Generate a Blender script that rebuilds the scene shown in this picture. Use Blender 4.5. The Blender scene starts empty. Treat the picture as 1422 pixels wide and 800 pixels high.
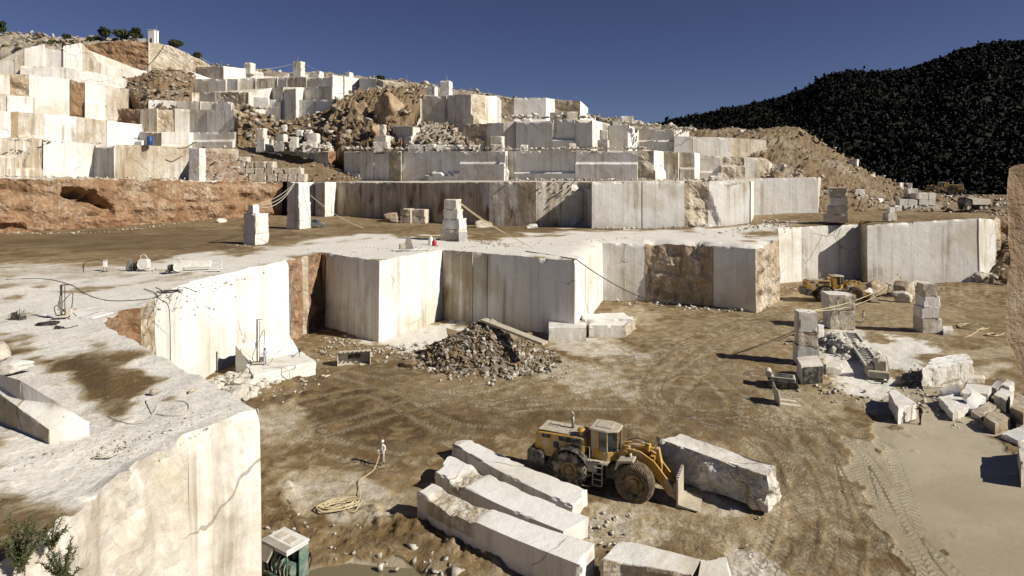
import bpy, bmesh, math, random
import numpy as np
from mathutils import Vector, Matrix
from mathutils.geometry import delaunay_2d_cdt

S = bpy.context.scene
COL = S.collection
R = math.radians
random.seed(7)
CZ, F, CX, HY = 21.0, 850.0, 711.0, 250.0     # eye height (m), focal length, principal point of the survey

def P(x, y, Y):                                # survey sighting + distance -> site coordinates
    return np.array([(x-CX)*Y/F, Y, CZ-(y-HY)*Y/F])
def G(x, y, z=0.0):                            # sighting -> point on the level z
    Y = F*(CZ-z)/(y-HY)
    return np.array([(x-CX)*Y/F, Y, z])

# ------------------------------------------------------------------ noise
def _h(i, j, k, s):
    h = (i.astype(np.int64)*374761393 + j.astype(np.int64)*668265263 + k.astype(np.int64)*2147483647 + s*974711) & 0xffffffff
    h = ((h ^ (h >> 13))*1274126177) & 0xffffffff
    h = ((h ^ (h >> 16))*2246822519) & 0xffffffff
    return ((h ^ (h >> 15)) & 0xffff)/32767.5-1.0
def vn(p, s=0):
    p = np.asarray(p, float); i = np.floor(p); f = p-i; u = f*f*(3-2*f); i = i.astype(np.int64)
    r = 0
    for a in (0, 1):
        for b in (0, 1):
            for c in (0, 1):
                w = (u[:, 0] if a else 1-u[:, 0])*(u[:, 1] if b else 1-u[:, 1])*(u[:, 2] if c else 1-u[:, 2])
                r = r+w*_h(i[:, 0]+a, i[:, 1]+b, i[:, 2]+c, s)
    return r
def fbm(p, o=4, s=0, g=.5):
    p = np.asarray(p, float); r = 0; a = 1.; t = 0
    for k in range(o):
        r = r+a*vn(p*2**k+k*17.3, s+k*31); t += a; a *= g
    return r/t
def sstep(a, b, x):
    t = np.clip((x-a)/(b-a), 0, 1); return t*t*(3-2*t)

# ------------------------------------------------------------------ object helpers
def tag(o, label=None, cat=None, group=None, kind=None):
    if label: o['label'] = label
    if cat: o['category'] = cat
    if group: o['group'] = group
    if kind: o['kind'] = kind
    return o

def mk(name, V, faces, mat, parent=None, tint=None, smooth=False, label=None, cat=None, group=None, kind=None, recenter=True, attrs=None):
    V = np.asarray(V, float)
    loc = np.zeros(3)
    if parent is None and recenter and kind is None:
        loc = np.array([(V[:, 0].min()+V[:, 0].max())/2, (V[:, 1].min()+V[:, 1].max())/2, V[:, 2].min()])
    me = bpy.data.meshes.new(name)
    if isinstance(faces, np.ndarray):
        nf, k = faces.shape
        me.vertices.add(len(V)); me.vertices.foreach_set('co', (V-loc).astype(np.float32).ravel())
        me.loops.add(nf*k); me.loops.foreach_set('vertex_index', faces.astype(np.int32).ravel())
        me.polygons.add(nf); me.polygons.foreach_set('loop_start', np.arange(0, nf*k, k, dtype=np.int32))
        me.update(calc_edges=True)
    else:
        me.from_pydata((V-loc).tolist(), [], [list(map(int, f)) for f in faces]); me.update()
    me.validate()
    if tint is not None:
        a = me.color_attributes.new('tint', 'FLOAT_COLOR', 'POINT')
        t = np.ones((len(V), 4), np.float32); t[:, :3] = np.broadcast_to(np.asarray(tint, np.float32), (len(V), 3))
        a.data.foreach_set('color', t.ravel())
    for k_, v_ in (attrs or {}).items():
        a = me.attributes.new(k_, 'FLOAT', 'POINT'); a.data.foreach_set('value', np.asarray(v_, np.float32))
    if smooth:
        me.polygons.foreach_set('use_smooth', np.ones(len(me.polygons), bool))
    for m in (mat if isinstance(mat, (list, tuple)) else [mat]): me.materials.append(m)
    o = bpy.data.objects.new(name, me); COL.objects.link(o)
    o.location = loc
    if parent: o.parent = parent
    return tag(o, label, cat, group, kind)

def empty(name, loc, rz=0., label=None, cat=None, group=None):
    o = bpy.data.objects.new(name, None); COL.objects.link(o)
    o.empty_display_size = .3
    o.location = loc; o.rotation_euler = (0, 0, rz)
    return tag(o, label, cat, group)

def copy_tree(o, parent=None):
    c = o.copy(); COL.objects.link(c)
    if parent: c.parent = parent
    for ch in list(o.children): copy_tree(ch, c)
    return c

class MB:                                      # mesh builder: boxes, bars, prisms gathered in ONE mesh
    def __init__(s): s.V = []; s.F = []
    def add(s, V, Fc):
        b = len(s.V); s.V += [tuple(map(float, v)) for v in V]; s.F += [[i+b for i in f] for f in Fc]; return s
    def bm(s, bm):
        bm.verts.index_update()
        s.add([v.co for v in bm.verts], [[v.index for v in f.verts] for f in bm.faces]); bm.free(); return s
    def box(s, c, d, bev=.02, rot=None):
        bm = bmesh.new(); bmesh.ops.create_cube(bm, size=1.)
        bmesh.ops.scale(bm, vec=d, verts=bm.verts)
        if bev > 0: bmesh.ops.bevel(bm, geom=bm.edges[:], offset=min(bev, min(d)*.3), segments=1, affect='EDGES')
        if rot is not None: bmesh.ops.rotate(bm, cent=(0, 0, 0), matrix=rot, verts=bm.verts)
        bmesh.ops.translate(bm, vec=c, verts=bm.verts)
        return s.bm(bm)
    def bar(s, a, b, w, h=None, bev=.01):       # square bar from a to b
        a, b = Vector(a), Vector(b); d = b-a
        rot = d.to_track_quat('X', 'Z').to_matrix()
        return s.box((a+b)/2, (d.length, w, h or w), bev, rot)
    def cyl(s, a, b, r, n=12, r2=None):
        a, b = Vector(a), Vector(b); d = b-a; q = d.to_track_quat('Z', 'Y').to_matrix(); r2 = r if r2 is None else r2
        V = []
        for k, (p, rr) in enumerate(((a, r), (b, r2))):
            for i in range(n):
                t = 2*math.pi*i/n; V.append(p+q @ Vector((rr*math.cos(t), rr*math.sin(t), 0)))
        Fc = [[i, (i+1) % n, n+(i+1) % n, n+i] for i in range(n)]+[list(range(n))[::-1], list(range(n, 2*n))]
        return s.add(V, Fc)
    def prism(s, poly, y0, y1, axis='y', bev=.02):   # 2D outline extruded along an axis
        bm = bmesh.new()
        f = lambda u, v, w: {'y': (u, w, v), 'z': (u, v, w), 'x': (w, u, v)}[axis]
        a = [bm.verts.new(f(u, v, y0)) for u, v in poly]; b = [bm.verts.new(f(u, v, y1)) for u, v in poly]
        bm.faces.new(a); bm.faces.new(b[::-1]); n = len(poly)
        for i in range(n): bm.faces.new((a[i], b[i], b[(i+1) % n], a[(i+1) % n]))
        bmesh.ops.recalc_face_normals(bm, faces=bm.faces)
        if bev: bmesh.ops.bevel(bm, geom=bm.edges[:], offset=bev, segments=1, affect='EDGES')
        return s.bm(bm)
    def lathe(s, prof, c, axis='y', n=28):      # (radius, along) profile turned round an axis through c
        V = []; m = len(prof)
        for i in range(n):
            t = 2*math.pi*i/n
            for r, h in prof:
                p = (r*math.cos(t), h, r*math.sin(t)) if axis == 'y' else (r*math.cos(t), r*math.sin(t), h)
                V.append((p[0]+c[0], p[1]+c[1], p[2]+c[2]))
        Fc = [[i*m+j, ((i+1) % n)*m+j, ((i+1) % n)*m+j+1, i*m+j+1] for i in range(n) for j in range(m-1)]
        return s.add(V, Fc)
    def tube(s, pts, r, n=6, smooth=4):
        V, Fc = tube_geo(pts, r, n, smooth); return s.add(V, Fc)
    def build(s, name, mat, parent=None, smooth=False, tint=None, **k):
        return mk(name, np.array(s.V), s.F, mat, parent, smooth=smooth, tint=tint, **k)

def spline(pts, k=4):
    pts = [np.asarray(p, float) for p in pts]
    if k <= 1 or len(pts) < 3: return np.array(pts)
    q = [2*pts[0]-pts[1]]+pts+[2*pts[-1]-pts[-2]]; out = []
    for i in range(1, len(q)-2):
        a, b, c, d = q[i-1:i+3]
        for j in range(k):
            t = j/k
            out.append(.5*((2*b)+(-a+c)*t+(2*a-5*b+4*c-d)*t*t+(-a+3*b-3*c+d)*t**3))
    out.append(pts[-1]); return np.array(out)
def tube_geo(pts, r, n=6, smooth=4):
    p = spline(pts, smooth); m = len(p)
    d = np.gradient(p, axis=0); d /= np.linalg.norm(d, axis=1)[:, None]+1e-9
    V = []; up = np.array([0., 0., 1.])
    if abs(d[0] @ up) > .9: up = np.array([1., 0, 0])
    for i in range(m):
        u = np.cross(d[i], up); u /= np.linalg.norm(u)+1e-9; v = np.cross(u, d[i]); up = v
        for j in range(n):
            t = 2*math.pi*j/n; V.append(p[i]+r*(math.cos(t)*u+math.sin(t)*v))
    Fc = [[i*n+j, i*n+(j+1) % n, (i+1)*n+(j+1) % n, (i+1)*n+j] for i in range(m-1) for j in range(n)]
    Fc += [list(range(n))[::-1], [(m-1)*n+j for j in range(n)]]
    return V, Fc

# ------------------------------------------------------------------ materials
class NT:
    def __init__(s, m):
        m.use_nodes = True; s.t = m.node_tree; s.t.nodes.clear()
    def n(s, typ, props=None, **ins):
        x = s.t.nodes.new(typ)
        for k, v in (props or {}).items(): setattr(x, k, v)
        for k, v in ins.items():
            key = int(k[1:]) if k[0] == '_' and k[1:].isdigit() else k.replace('_', ' ')
            if isinstance(v, bpy.types.NodeSocket): s.t.links.new(v, x.inputs[key])
            else: x.inputs[key].default_value = v
        return x
    def math(s, op, a, b=0., clamp=False):
        return s.n('ShaderNodeMath', {'operation': op, 'use_clamp': clamp}, _0=a, _1=b).outputs[0]
    def mix(s, f, a, b):
        x = s.n('ShaderNodeMix', {'data_type': 'RGBA'})
        for i, v in ((0, f), (6, a), (7, b)):
            if isinstance(v, bpy.types.NodeSocket): s.t.links.new(v, x.inputs[i])
            else: x.inputs[i].default_value = v if i == 0 else (*v, 1)
        return x.outputs[2]
    def ss(s, v, a, b):
        x = s.n('ShaderNodeMapRange', {'interpolation_type': 'SMOOTHSTEP'}, Value=v)
        x.inputs[1].default_value = a; x.inputs[2].default_value = b; return x.outputs[0]
    def pos(s, sc=(1, 1, 1)):
        g = s.n('ShaderNodeNewGeometry')
        return s.n('ShaderNodeVectorMath', {'operation': 'MULTIPLY'}, _0=g.outputs['Position'], _1=sc).outputs[0]
    def noise(s, v, scale, det=4, rough=.55, dist=0.):
        return s.n('ShaderNodeTexNoise', Vector=v, Scale=scale, Detail=det, Roughness=rough, Distortion=dist).outputs[0]
    def out(s, bsdf): s.n('ShaderNodeOutputMaterial', Surface=bsdf.outputs[0])

def simple(name, col, rough=.6, metal=0., wear=.25, dust=None, scale=3., spec=.4):
    m = bpy.data.materials.new(name); t = NT(m)
    v = t.pos(); a = t.noise(v, scale, 5, .6)
    c = t.mix(t.ss(a, .35, .7), tuple(x*(1-wear) for x in col), col)
    if dust: c = t.mix(t.math('MULTIPLY', t.ss(t.noise(v, scale*.6, 6, .65), .42, .66), dust), c, (.50, .43, .32))
    b = t.n('ShaderNodeBsdfPrincipled', Base_Color=c, Roughness=rough, Metallic=metal)
    b.inputs['Specular IOR Level'].default_value = spec
    bp = t.n('ShaderNodeBump', Height=t.noise(v, scale*8, 3), Strength=.12, Distance=.02)
    t.t.links.new(bp.outputs[0], b.inputs['Normal'])
    t.out(b); return m

def rock_material(name='marble'):
    m = bpy.data.materials.new(name); t = NT(m)
    p = t.pos(); at = t.n('ShaderNodeAttribute', {'attribute_name': 'tint'})
    sp = t.n('ShaderNodeSeparateColor', Color=at.outputs['Color']); br, rd, ro = sp.outputs[0], sp.outputs[1], sp.outputs[2]
    streak = t.noise(t.pos((1.1, 1.1, .045)), 1., 6, .62, .4)
    saw = t.noise(t.pos((3.2, 3.2, .03)), 1., 3, .6)
    patch = t.noise(p, .11, 6, .6, .6)
    fine = t.noise(p, 1.7, 8, .68)
    vfine = t.noise(p, 9., 5, .6)
    gz = t.n('ShaderNodeSeparateXYZ', Vector=t.n('ShaderNodeNewGeometry').outputs['True Normal']).outputs[2]
    vert = t.math('SUBTRACT', 1., t.ss(t.math('ABSOLUTE', gz), .55, .9))
    c = t.mix(t.ss(patch, .46, .70), (.805, .79, .75), (.64, .60, .50))
    c = t.mix(t.math('MULTIPLY', t.ss(streak, .50, .72), t.math('MULTIPLY', vert, .5)), c, (.50, .445, .37))
    c = t.mix(t.math('MULTIPLY', t.ss(saw, .54, .66), t.math('MULTIPLY', vert, .24)), c, (.55, .51, .46))
    c = t.mix(t.math('MULTIPLY', t.ss(fine, .52, .68), t.math('ADD', .10, t.math('MULTIPLY', vert, .2))), c, (.55, .47, .37))
    # rough broken rock: mottled tan
    c = t.mix(t.math('MULTIPLY', ro, t.ss(fine, .32, .54)), c, (.46, .375, .25))
    c = t.mix(t.math('MULTIPLY', ro, t.math('MULTIPLY', t.ss(t.noise(p, .6, 7, .7), .52, .66), .8)), c, (.215, .16, .095))
    # brown seepage stains running down, red clay filling
    bm_ = t.math('MULTIPLY', br, t.ss(t.math('ADD', t.math('MULTIPLY', streak, .7), t.math('MULTIPLY', patch, .5)), .42, .66))
    c = t.mix(t.math('MULTIPLY', bm_, .85), c, (.36, .27, .155))
    c = t.mix(t.math('MULTIPLY', br, t.ss(t.noise(t.pos((.5, .5, .12)), 1., 5, .6), .52, .68)), c, (.17, .105, .05))
    c = t.mix(t.math('MULTIPLY', rd, t.ss(t.math('ADD', t.math('MULTIPLY', fine, .8), t.math('MULTIPLY', patch, .3)), .40, .62)), c, (.27, .125, .055))
    pit = t.n('ShaderNodeTexVoronoi', Vector=p, Scale=1.6, Randomness=1.).outputs['Distance']
    c = t.mix(t.math('MULTIPLY', t.math('LESS_THAN', pit, t.math('MULTIPLY', t.ss(fine, .50, .68), .17)), .55), c, (.23, .18, .12))
    grain = t.noise(p, 26., 4, .7)
    c = t.mix(t.math('MULTIPLY', t.ss(grain, .53, .70), t.math('ADD', .08, t.math('MULTIPLY', vert, .2))), c, (.42, .36, .27))
    runs = t.noise(t.pos((.55, .55, .02)), 1., 5, .66, .25)
    c = t.mix(t.math('MULTIPLY', t.ss(runs, .55, .66), t.math('MULTIPLY', vert, t.math('MULTIPLY', t.ss(patch, .38, .62), .75))), c, (.285, .235, .165))
    c = t.mix(t.math('MULTIPLY', rd, .6, True), c, t.mix(t.ss(t.noise(p, .45, 6, .65), .36, .62), (.15, .075, .035), (.31, .19, .105)))
    # fracture lines
    wv = t.n('ShaderNodeTexNoise', Vector=p, Scale=.35, Detail=5.)
    pw = t.n('ShaderNodeVectorMath', {'operation': 'ADD'}, _0=p, _1=t.n('ShaderNodeVectorMath', {'operation': 'SCALE'}, _0=wv.outputs['Color'], Scale=2.).outputs[0]).outputs[0]
    cr = t.n('ShaderNodeTexVoronoi', {'feature': 'DISTANCE_TO_EDGE'}, Vector=pw, Scale=.095).outputs['Distance']
    lw = t.math('MULTIPLY', t.ss(t.noise(p, .09, 3), .50, .64), .0085)
    ck = t.math('LESS_THAN', cr, lw)
    c = t.mix(t.math('MULTIPLY', ck, .6), c, (.20, .155, .10))
    b = t.n('ShaderNodeBsdfPrincipled', Base_Color=c, Roughness=.82)
    b.inputs['Specular IOR Level'].default_value = .25
    h = t.math('ADD', t.math('MULTIPLY', fine, t.math('ADD', t.math('MULTIPLY', ro, .9), .10)), t.math('MULTIPLY', vfine, t.math('ADD', t.math('MULTIPLY', ro, .18), .035)))
    h = t.math('ADD', h, t.math('ADD', t.math('MULTIPLY', saw, .05), t.math('MULTIPLY', grain, .02)))
    h = t.math('SUBTRACT', h, t.math('MULTIPLY', ck, .15))
    bp = t.n('ShaderNodeBump', Height=h, Strength=.9, Distance=.32)
    t.t.links.new(bp.outputs[0], b.inputs['Normal'])
    t.out(b); return m

def ground_material():
    m = bpy.data.materials.new('quarry_dirt'); t = NT(m)
    p = t.pos(); at = t.n('ShaderNodeAttribute', {'attribute_name': 'tint'})
    sp = t.n('ShaderNodeSeparateColor', Color=at.outputs['Color']); wh, dk, mud = sp.outputs
    f = lambda nm: t.n('ShaderNodeAttribute', {'attribute_name': nm}).outputs['Fac']
    big = t.noise(p, .10, 6, .62, .8); mid = t.noise(p, .7, 7, .66, .5); fine = t.noise(p, 5., 6, .65); grit = t.noise(p, 22., 3, .6)
    c = t.mix(t.ss(big, .38, .62), (.150, .093, .037), (.255, .178, .088))
    c = t.mix(t.math('MULTIPLY', t.ss(mid, .46, .66), .75), c, (.37, .30, .195))
    c = t.mix(t.math('MULTIPLY', dk, t.ss(mid, .32, .58)), c, (.085, .050, .021))
    c = t.mix(t.math('MULTIPLY', t.ss(t.math('ADD', wh, t.math('MULTIPLY', t.math('SUBTRACT', mid, .5), .5)), .06, .42), .85), c, t.mix(t.ss(fine, .38, .64), (.42, .34, .215), (.33, .255, .145)))
    c = t.mix(t.math('MULTIPLY', f('trk_m'), t.math('MULTIPLY', t.ss(mid, .34, .58), .30)), c, (.46, .385, .26))
    w1 = t.math('MULTIPLY', wh, t.ss(t.math('ADD', t.math('MULTIPLY', mid, .6), t.math('MULTIPLY', wh, .42)), .42, .62))
    c = t.mix(t.math('MINIMUM', w1, .96), c, t.mix(t.ss(fine, .4, .66), (.76, .735, .68), (.60, .555, .475)))
    mm = t.math('MULTIPLY', mud, t.ss(t.math('ADD', t.math('MULTIPLY', mid, .35), t.math('MULTIPLY', mud, .6)), .45, .62))
    mc = t.mix(t.ss(big, .35, .65), (.33, .28, .19), (.42, .365, .265))
    c = t.mix(mm, c, mc)
    c = t.mix(t.math('MULTIPLY', t.ss(fine, .52, .70), t.math('SUBTRACT', .30, t.math('MULTIPLY', w1, .22))), c, (.115, .08, .042))
    c = t.mix(t.math('MULTIPLY', t.ss(grit, .60, .70), .28), c, (.44, .39, .31))
    b = t.n('ShaderNodeBsdfPrincipled', Base_Color=c, Roughness=t.math('SUBTRACT', .92, t.math('MULTIPLY', mm, .25)))
    b.inputs['Specular IOR Level'].default_value = .25
    inv = t.math('SUBTRACT', 1.05, t.math('MAXIMUM', mm, t.math('MULTIPLY', w1, .5)))
    tm, ts, td = f('trk_m'), f('trk_s'), f('trk_d')
    lug = t.math('SINE', t.math('ADD', t.math('MULTIPLY', ts, 13.), t.math('MULTIPLY', t.math('ABSOLUTE', td), 9.)))
    lug = t.math('MULTIPLY', t.math('MULTIPLY', lug, tm), t.ss(mid, .30, .55))
    h = t.math('ADD', t.math('MULTIPLY', t.math('ADD', t.math('MULTIPLY', fine, .30), t.math('ADD', t.math('MULTIPLY', mid, .6), t.math('MULTIPLY', grit, .06))), inv), t.math('MULTIPLY', lug, .055))
    bp = t.n('ShaderNodeBump', Height=h, Strength=1., Distance=.32)
    t.t.links.new(bp.outputs[0], b.inputs['Normal'])
    t.out(b); return m

def foliage_material(name, a, b_, scale=.5, soft=False):
    m = bpy.data.materials.new(name); t = NT(m); p = t.pos()
    c = t.mix(t.ss(t.noise(p, scale, 3, .6), .35, .65), a, b_)
    b = t.n('ShaderNodeBsdfPrincipled', Base_Color=c, Roughness=.8)
    b.inputs['Specular IOR Level'].default_value = .15
    if soft: t.t.links.new(t.n('ShaderNodeAttribute', {'attribute_name': 'soft'}).outputs['Vector'], b.inputs['Normal'])
    t.out(b); return m

ROCK = rock_material(); DIRT = ground_material()
YELLOW = simple('dusty_yellow_paint', (.56, .31, .045), .55, 0, .3, .75, 1.5)
YELLOW2 = simple('yellow_paint', (.60, .32, .02), .5, 0, .25, .4, 1.5)
DUSTY = simple('dust_caked_steel', (.50, .44, .34), .85, 0, .25, .5, 2.)
CREAM = simple('cream_paint', (.66, .60, .48), .6, 0, .25, .4, 2.)
WHITEP = simple('white_paint', (.78, .76, .70), .55, 0, .15, .3, 2.)
STEEL = simple('grey_steel', (.30, .29, .27), .5, .5, .3, .4, 4.)
DARK = simple('black_steel', (.025, .024, .022), .6, 0, .3, .3, 4.)
RUBBER = simple('tyre_rubber', (.05, .043, .036), .9, 0, .3, .55, 4.)
CHAIN = simple('tyre_chain', (.17, .125, .075), .7, .2, .3, .4, 6.)
GREEN = simple('machine_green', (.10, .19, .155), .5, 0, .25, .35, 3.)
BLUEGREY = simple('blue_grey_paint', (.13, .15, .18), .35, 0, .2, .3, 2.)
BLUE = simple('blue_plastic', (.02, .07, .28), .5, 0, .2)
REDP = simple('red_plastic', (.42, .02, .03), .5, 0, .2)
HOSE = simple('tan_hose', (.60, .50, .30), .6, 0, .2, 0, 6.)
HOSEW = simple('pale_hose', (.66, .62, .52), .6, 0, .2, 0, 6.)
HOSED = simple('dark_hose', (.035, .03, .026), .6, 0, .2, 0, 6.)
GLASS = simple('cab_glass', (.02, .03, .035), .08, 0, .1, 0, 1., .8)
BRASS = simple('rust', (.22, .10, .045), .8, .1, .4, .3, 4.)
SKIN = simple('skin', (.42, .25, .16), .6, 0, .1)
CLOTHW = simple('white_cloth', (.74, .72, .67), .9, 0, .12, 0, 5.)
CLOTHG = simple('pale_blue_cloth', (.40, .43, .52), .9, 0, .15, 0, 5.)
CLOTHB = simple('pale_trousers', (.52, .50, .46), .9, 0, .15, 0, 5.)
CLOTHD = simple('dark_cloth', (.03, .028, .026), .9, 0, .2, 0, 5.)
HAIR = simple('dark_hair', (.03, .022, .015), .7)
BARK = simple('bark', (.16, .115, .075), .9, 0, .4, 0, 5.)
PLASTER = simple('white_plaster', (.80, .78, .73), .8, 0, .08, 0, 1.)
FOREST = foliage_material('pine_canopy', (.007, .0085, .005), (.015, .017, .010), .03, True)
OLIVE = foliage_material('olive_leaves', (.045, .055, .028), (.10, .11, .06), 1.2)
PINE = foliage_material('pine_needles', (.025, .035, .015), (.06, .075, .03), 1.2)
OLEANDER = foliage_material('oleander_leaves', (.045, .06, .02), (.11, .13, .05), 4.)

def rubble_material():
    m = bpy.data.materials.new('broken_marble'); t = NT(m); p = t.pos()
    at = t.n('ShaderNodeAttribute', {'attribute_name': 'tint'}); sp = t.n('ShaderNodeSeparateColor', Color=at.outputs['Color'])
    n = t.noise(p, 1.3, 6, .7)
    f = t.math('ADD', sp.outputs[0], t.math('MULTIPLY', t.math('SUBTRACT', n, .5), 1.2), True)
    c = t.mix(f, (.62, .585, .51), (.165, .118, .062)); c = t.mix(t.math('MULTIPLY', sp.outputs[1], t.ss(n, .36, .56)), c, (.235, .095, .038))
    c = t.mix(t.math('MULTIPLY', sp.outputs[2], f), c, t.mix(n, (.15, .13, .10), (.26, .235, .195)))
    b = t.n('ShaderNodeBsdfPrincipled', Base_Color=c, Roughness=.9); b.inputs['Specular IOR Level'].default_value = .2
    bp = t.n('ShaderNodeBump', Height=t.noise(p, 6., 5, .65), Strength=.5, Distance=.08); t.t.links.new(bp.outputs[0], b.inputs['Normal']); t.out(b); return m
RUBBLE = rubble_material()
# ------------------------------------------------------------------ rock shapes
def ico(sub):
    bm = bmesh.new(); bmesh.ops.create_icosphere(bm, subdivisions=sub, radius=1.)
    bm.verts.index_update()
    V = np.array([v.co[:] for v in bm.verts]); Fc = np.array([[v.index for v in f.verts] for f in bm.faces]); bm.free(); return V, Fc
ICO = {k: ico(k) for k in (1, 2, 3, 4)}
def arock(rng, sub=2, planes=9):               # angular broken stone: a sphere of directions cut by random planes
    V, Fc = ICO[sub]
    n = rng.normal(size=(planes, 3)); n /= np.linalg.norm(n, axis=1)[:, None]
    n = np.vstack([n, np.array([[1, 0, 0], [-1, 0, 0], [0, 1, 0], [0, -1, 0], [0, 0, 1], [0, 0, -1.]])+rng.normal(size=(6, 3))*.25])
    n /= np.linalg.norm(n, axis=1)[:, None]
    d = rng.uniform(.55, 1., len(n))
    dt = np.maximum(V @ n.T, 1e-3)
    return V*np.min(d/dt, axis=1)[:, None], Fc
def rotz(a): c, s = math.cos(a), math.sin(a); return np.array([[c, -s, 0], [s, c, 0], [0, 0, 1]])
def rrot(rng):
    q = rng.normal(size=4); q /= np.linalg.norm(q); w, x, y, z = q
    return np.array([[1-2*(y*y+z*z), 2*(x*y-z*w), 2*(x*z+y*w)], [2*(x*y+z*w), 1-2*(x*x+z*z), 2*(y*z-x*w)], [2*(x*z-y*w), 2*(y*z+x*w), 1-2*(x*x+y*y)]])
def shard(rng):                                # sharp edged chip: hull of a few points
    bm = bmesh.new(); q = rng.uniform(-1, 1, (int(rng.integers(7, 12)), 3)); q[:, 2] *= .8
    for p in q: bm.verts.new(p)
    r = bmesh.ops.convex_hull(bm, input=bm.verts); bmesh.ops.delete(bm, geom=[v for v in bm.verts if not v.link_faces], context='VERTS')
    bm.verts.index_update(); V = np.array([v.co[:] for v in bm.verts]); Fc = np.array([[v.index for v in f.verts] for f in bm.faces]); bm.free(); return V, Fc
PROTO = {}
def scatter(name, pos, size, tints, seed=0, sub=2, mat=None, kind='stuff', label=None, cat=None, group=None, flat=.75, parent=None):
    rng = np.random.default_rng(seed)
    if sub not in PROTO: PROTO[sub] = [shard(np.random.default_rng(100+i)) if sub == 1 else arock(np.random.default_rng(100+i), sub, 6) for i in range(24)]
    Vs, Fs, Ts = [], [], []; b = 0
    tints = np.broadcast_to(np.asarray(tints, float), (len(pos), 3))
    for p, s, tn in zip(pos, size, tints):
        V, Fc = PROTO[sub][rng.integers(24)]
        sc = s*np.array([rng.uniform(.7, 1.25), rng.uniform(.7, 1.25), flat*rng.uniform(.7, 1.2)])*.5
        W = (V @ rrot(rng).T)*sc @ rotz(rng.uniform(0, 6.28)).T
        W = W+np.asarray(p)+np.array([0, 0, s*.16])
        Vs.append(W); Fs.append(Fc+b); b += len(V); Ts.append(np.repeat(tn[None]*rng.uniform(.3, 1.5), len(V), 0))
    return mk(name, np.vstack(Vs), np.vstack(Fs), mat or RUBBLE, parent, tint=np.clip(np.vstack(Ts), 0, 1), kind=kind, label=label, cat=cat, group=group)

def boulder(name, loc, size, rz, seed, tint, label, cat='boulder', group=None, amp=.06, sub=4, planes=9, tilt=(0, 0)):
    rng = np.random.default_rng(seed); V, Fc = arock(rng, sub, planes-2)
    V = V/np.abs(V).max(0)
    V = V*(1+fbm(V*2.2+seed, 4, seed)[:, None]*amp*3)*np.array(size)*.5
    if tilt != (0, 0):
        V = V @ np.array(Matrix.Rotation(tilt[0], 3, 'X') @ Matrix.Rotation(tilt[1], 3, 'Y')).T
    V = V @ rotz(rz).T; V[:, 2] -= V[:, 2].min()+size[2]*.06
    t = np.array(tint)*(1+.6*fbm(V*.8, 3, seed+5))[:, None]
    return mk(name, V+np.asarray(loc), Fc, ROCK, None, tint=np.clip(t, 0, 1), label=label, cat=cat, group=group)

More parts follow.
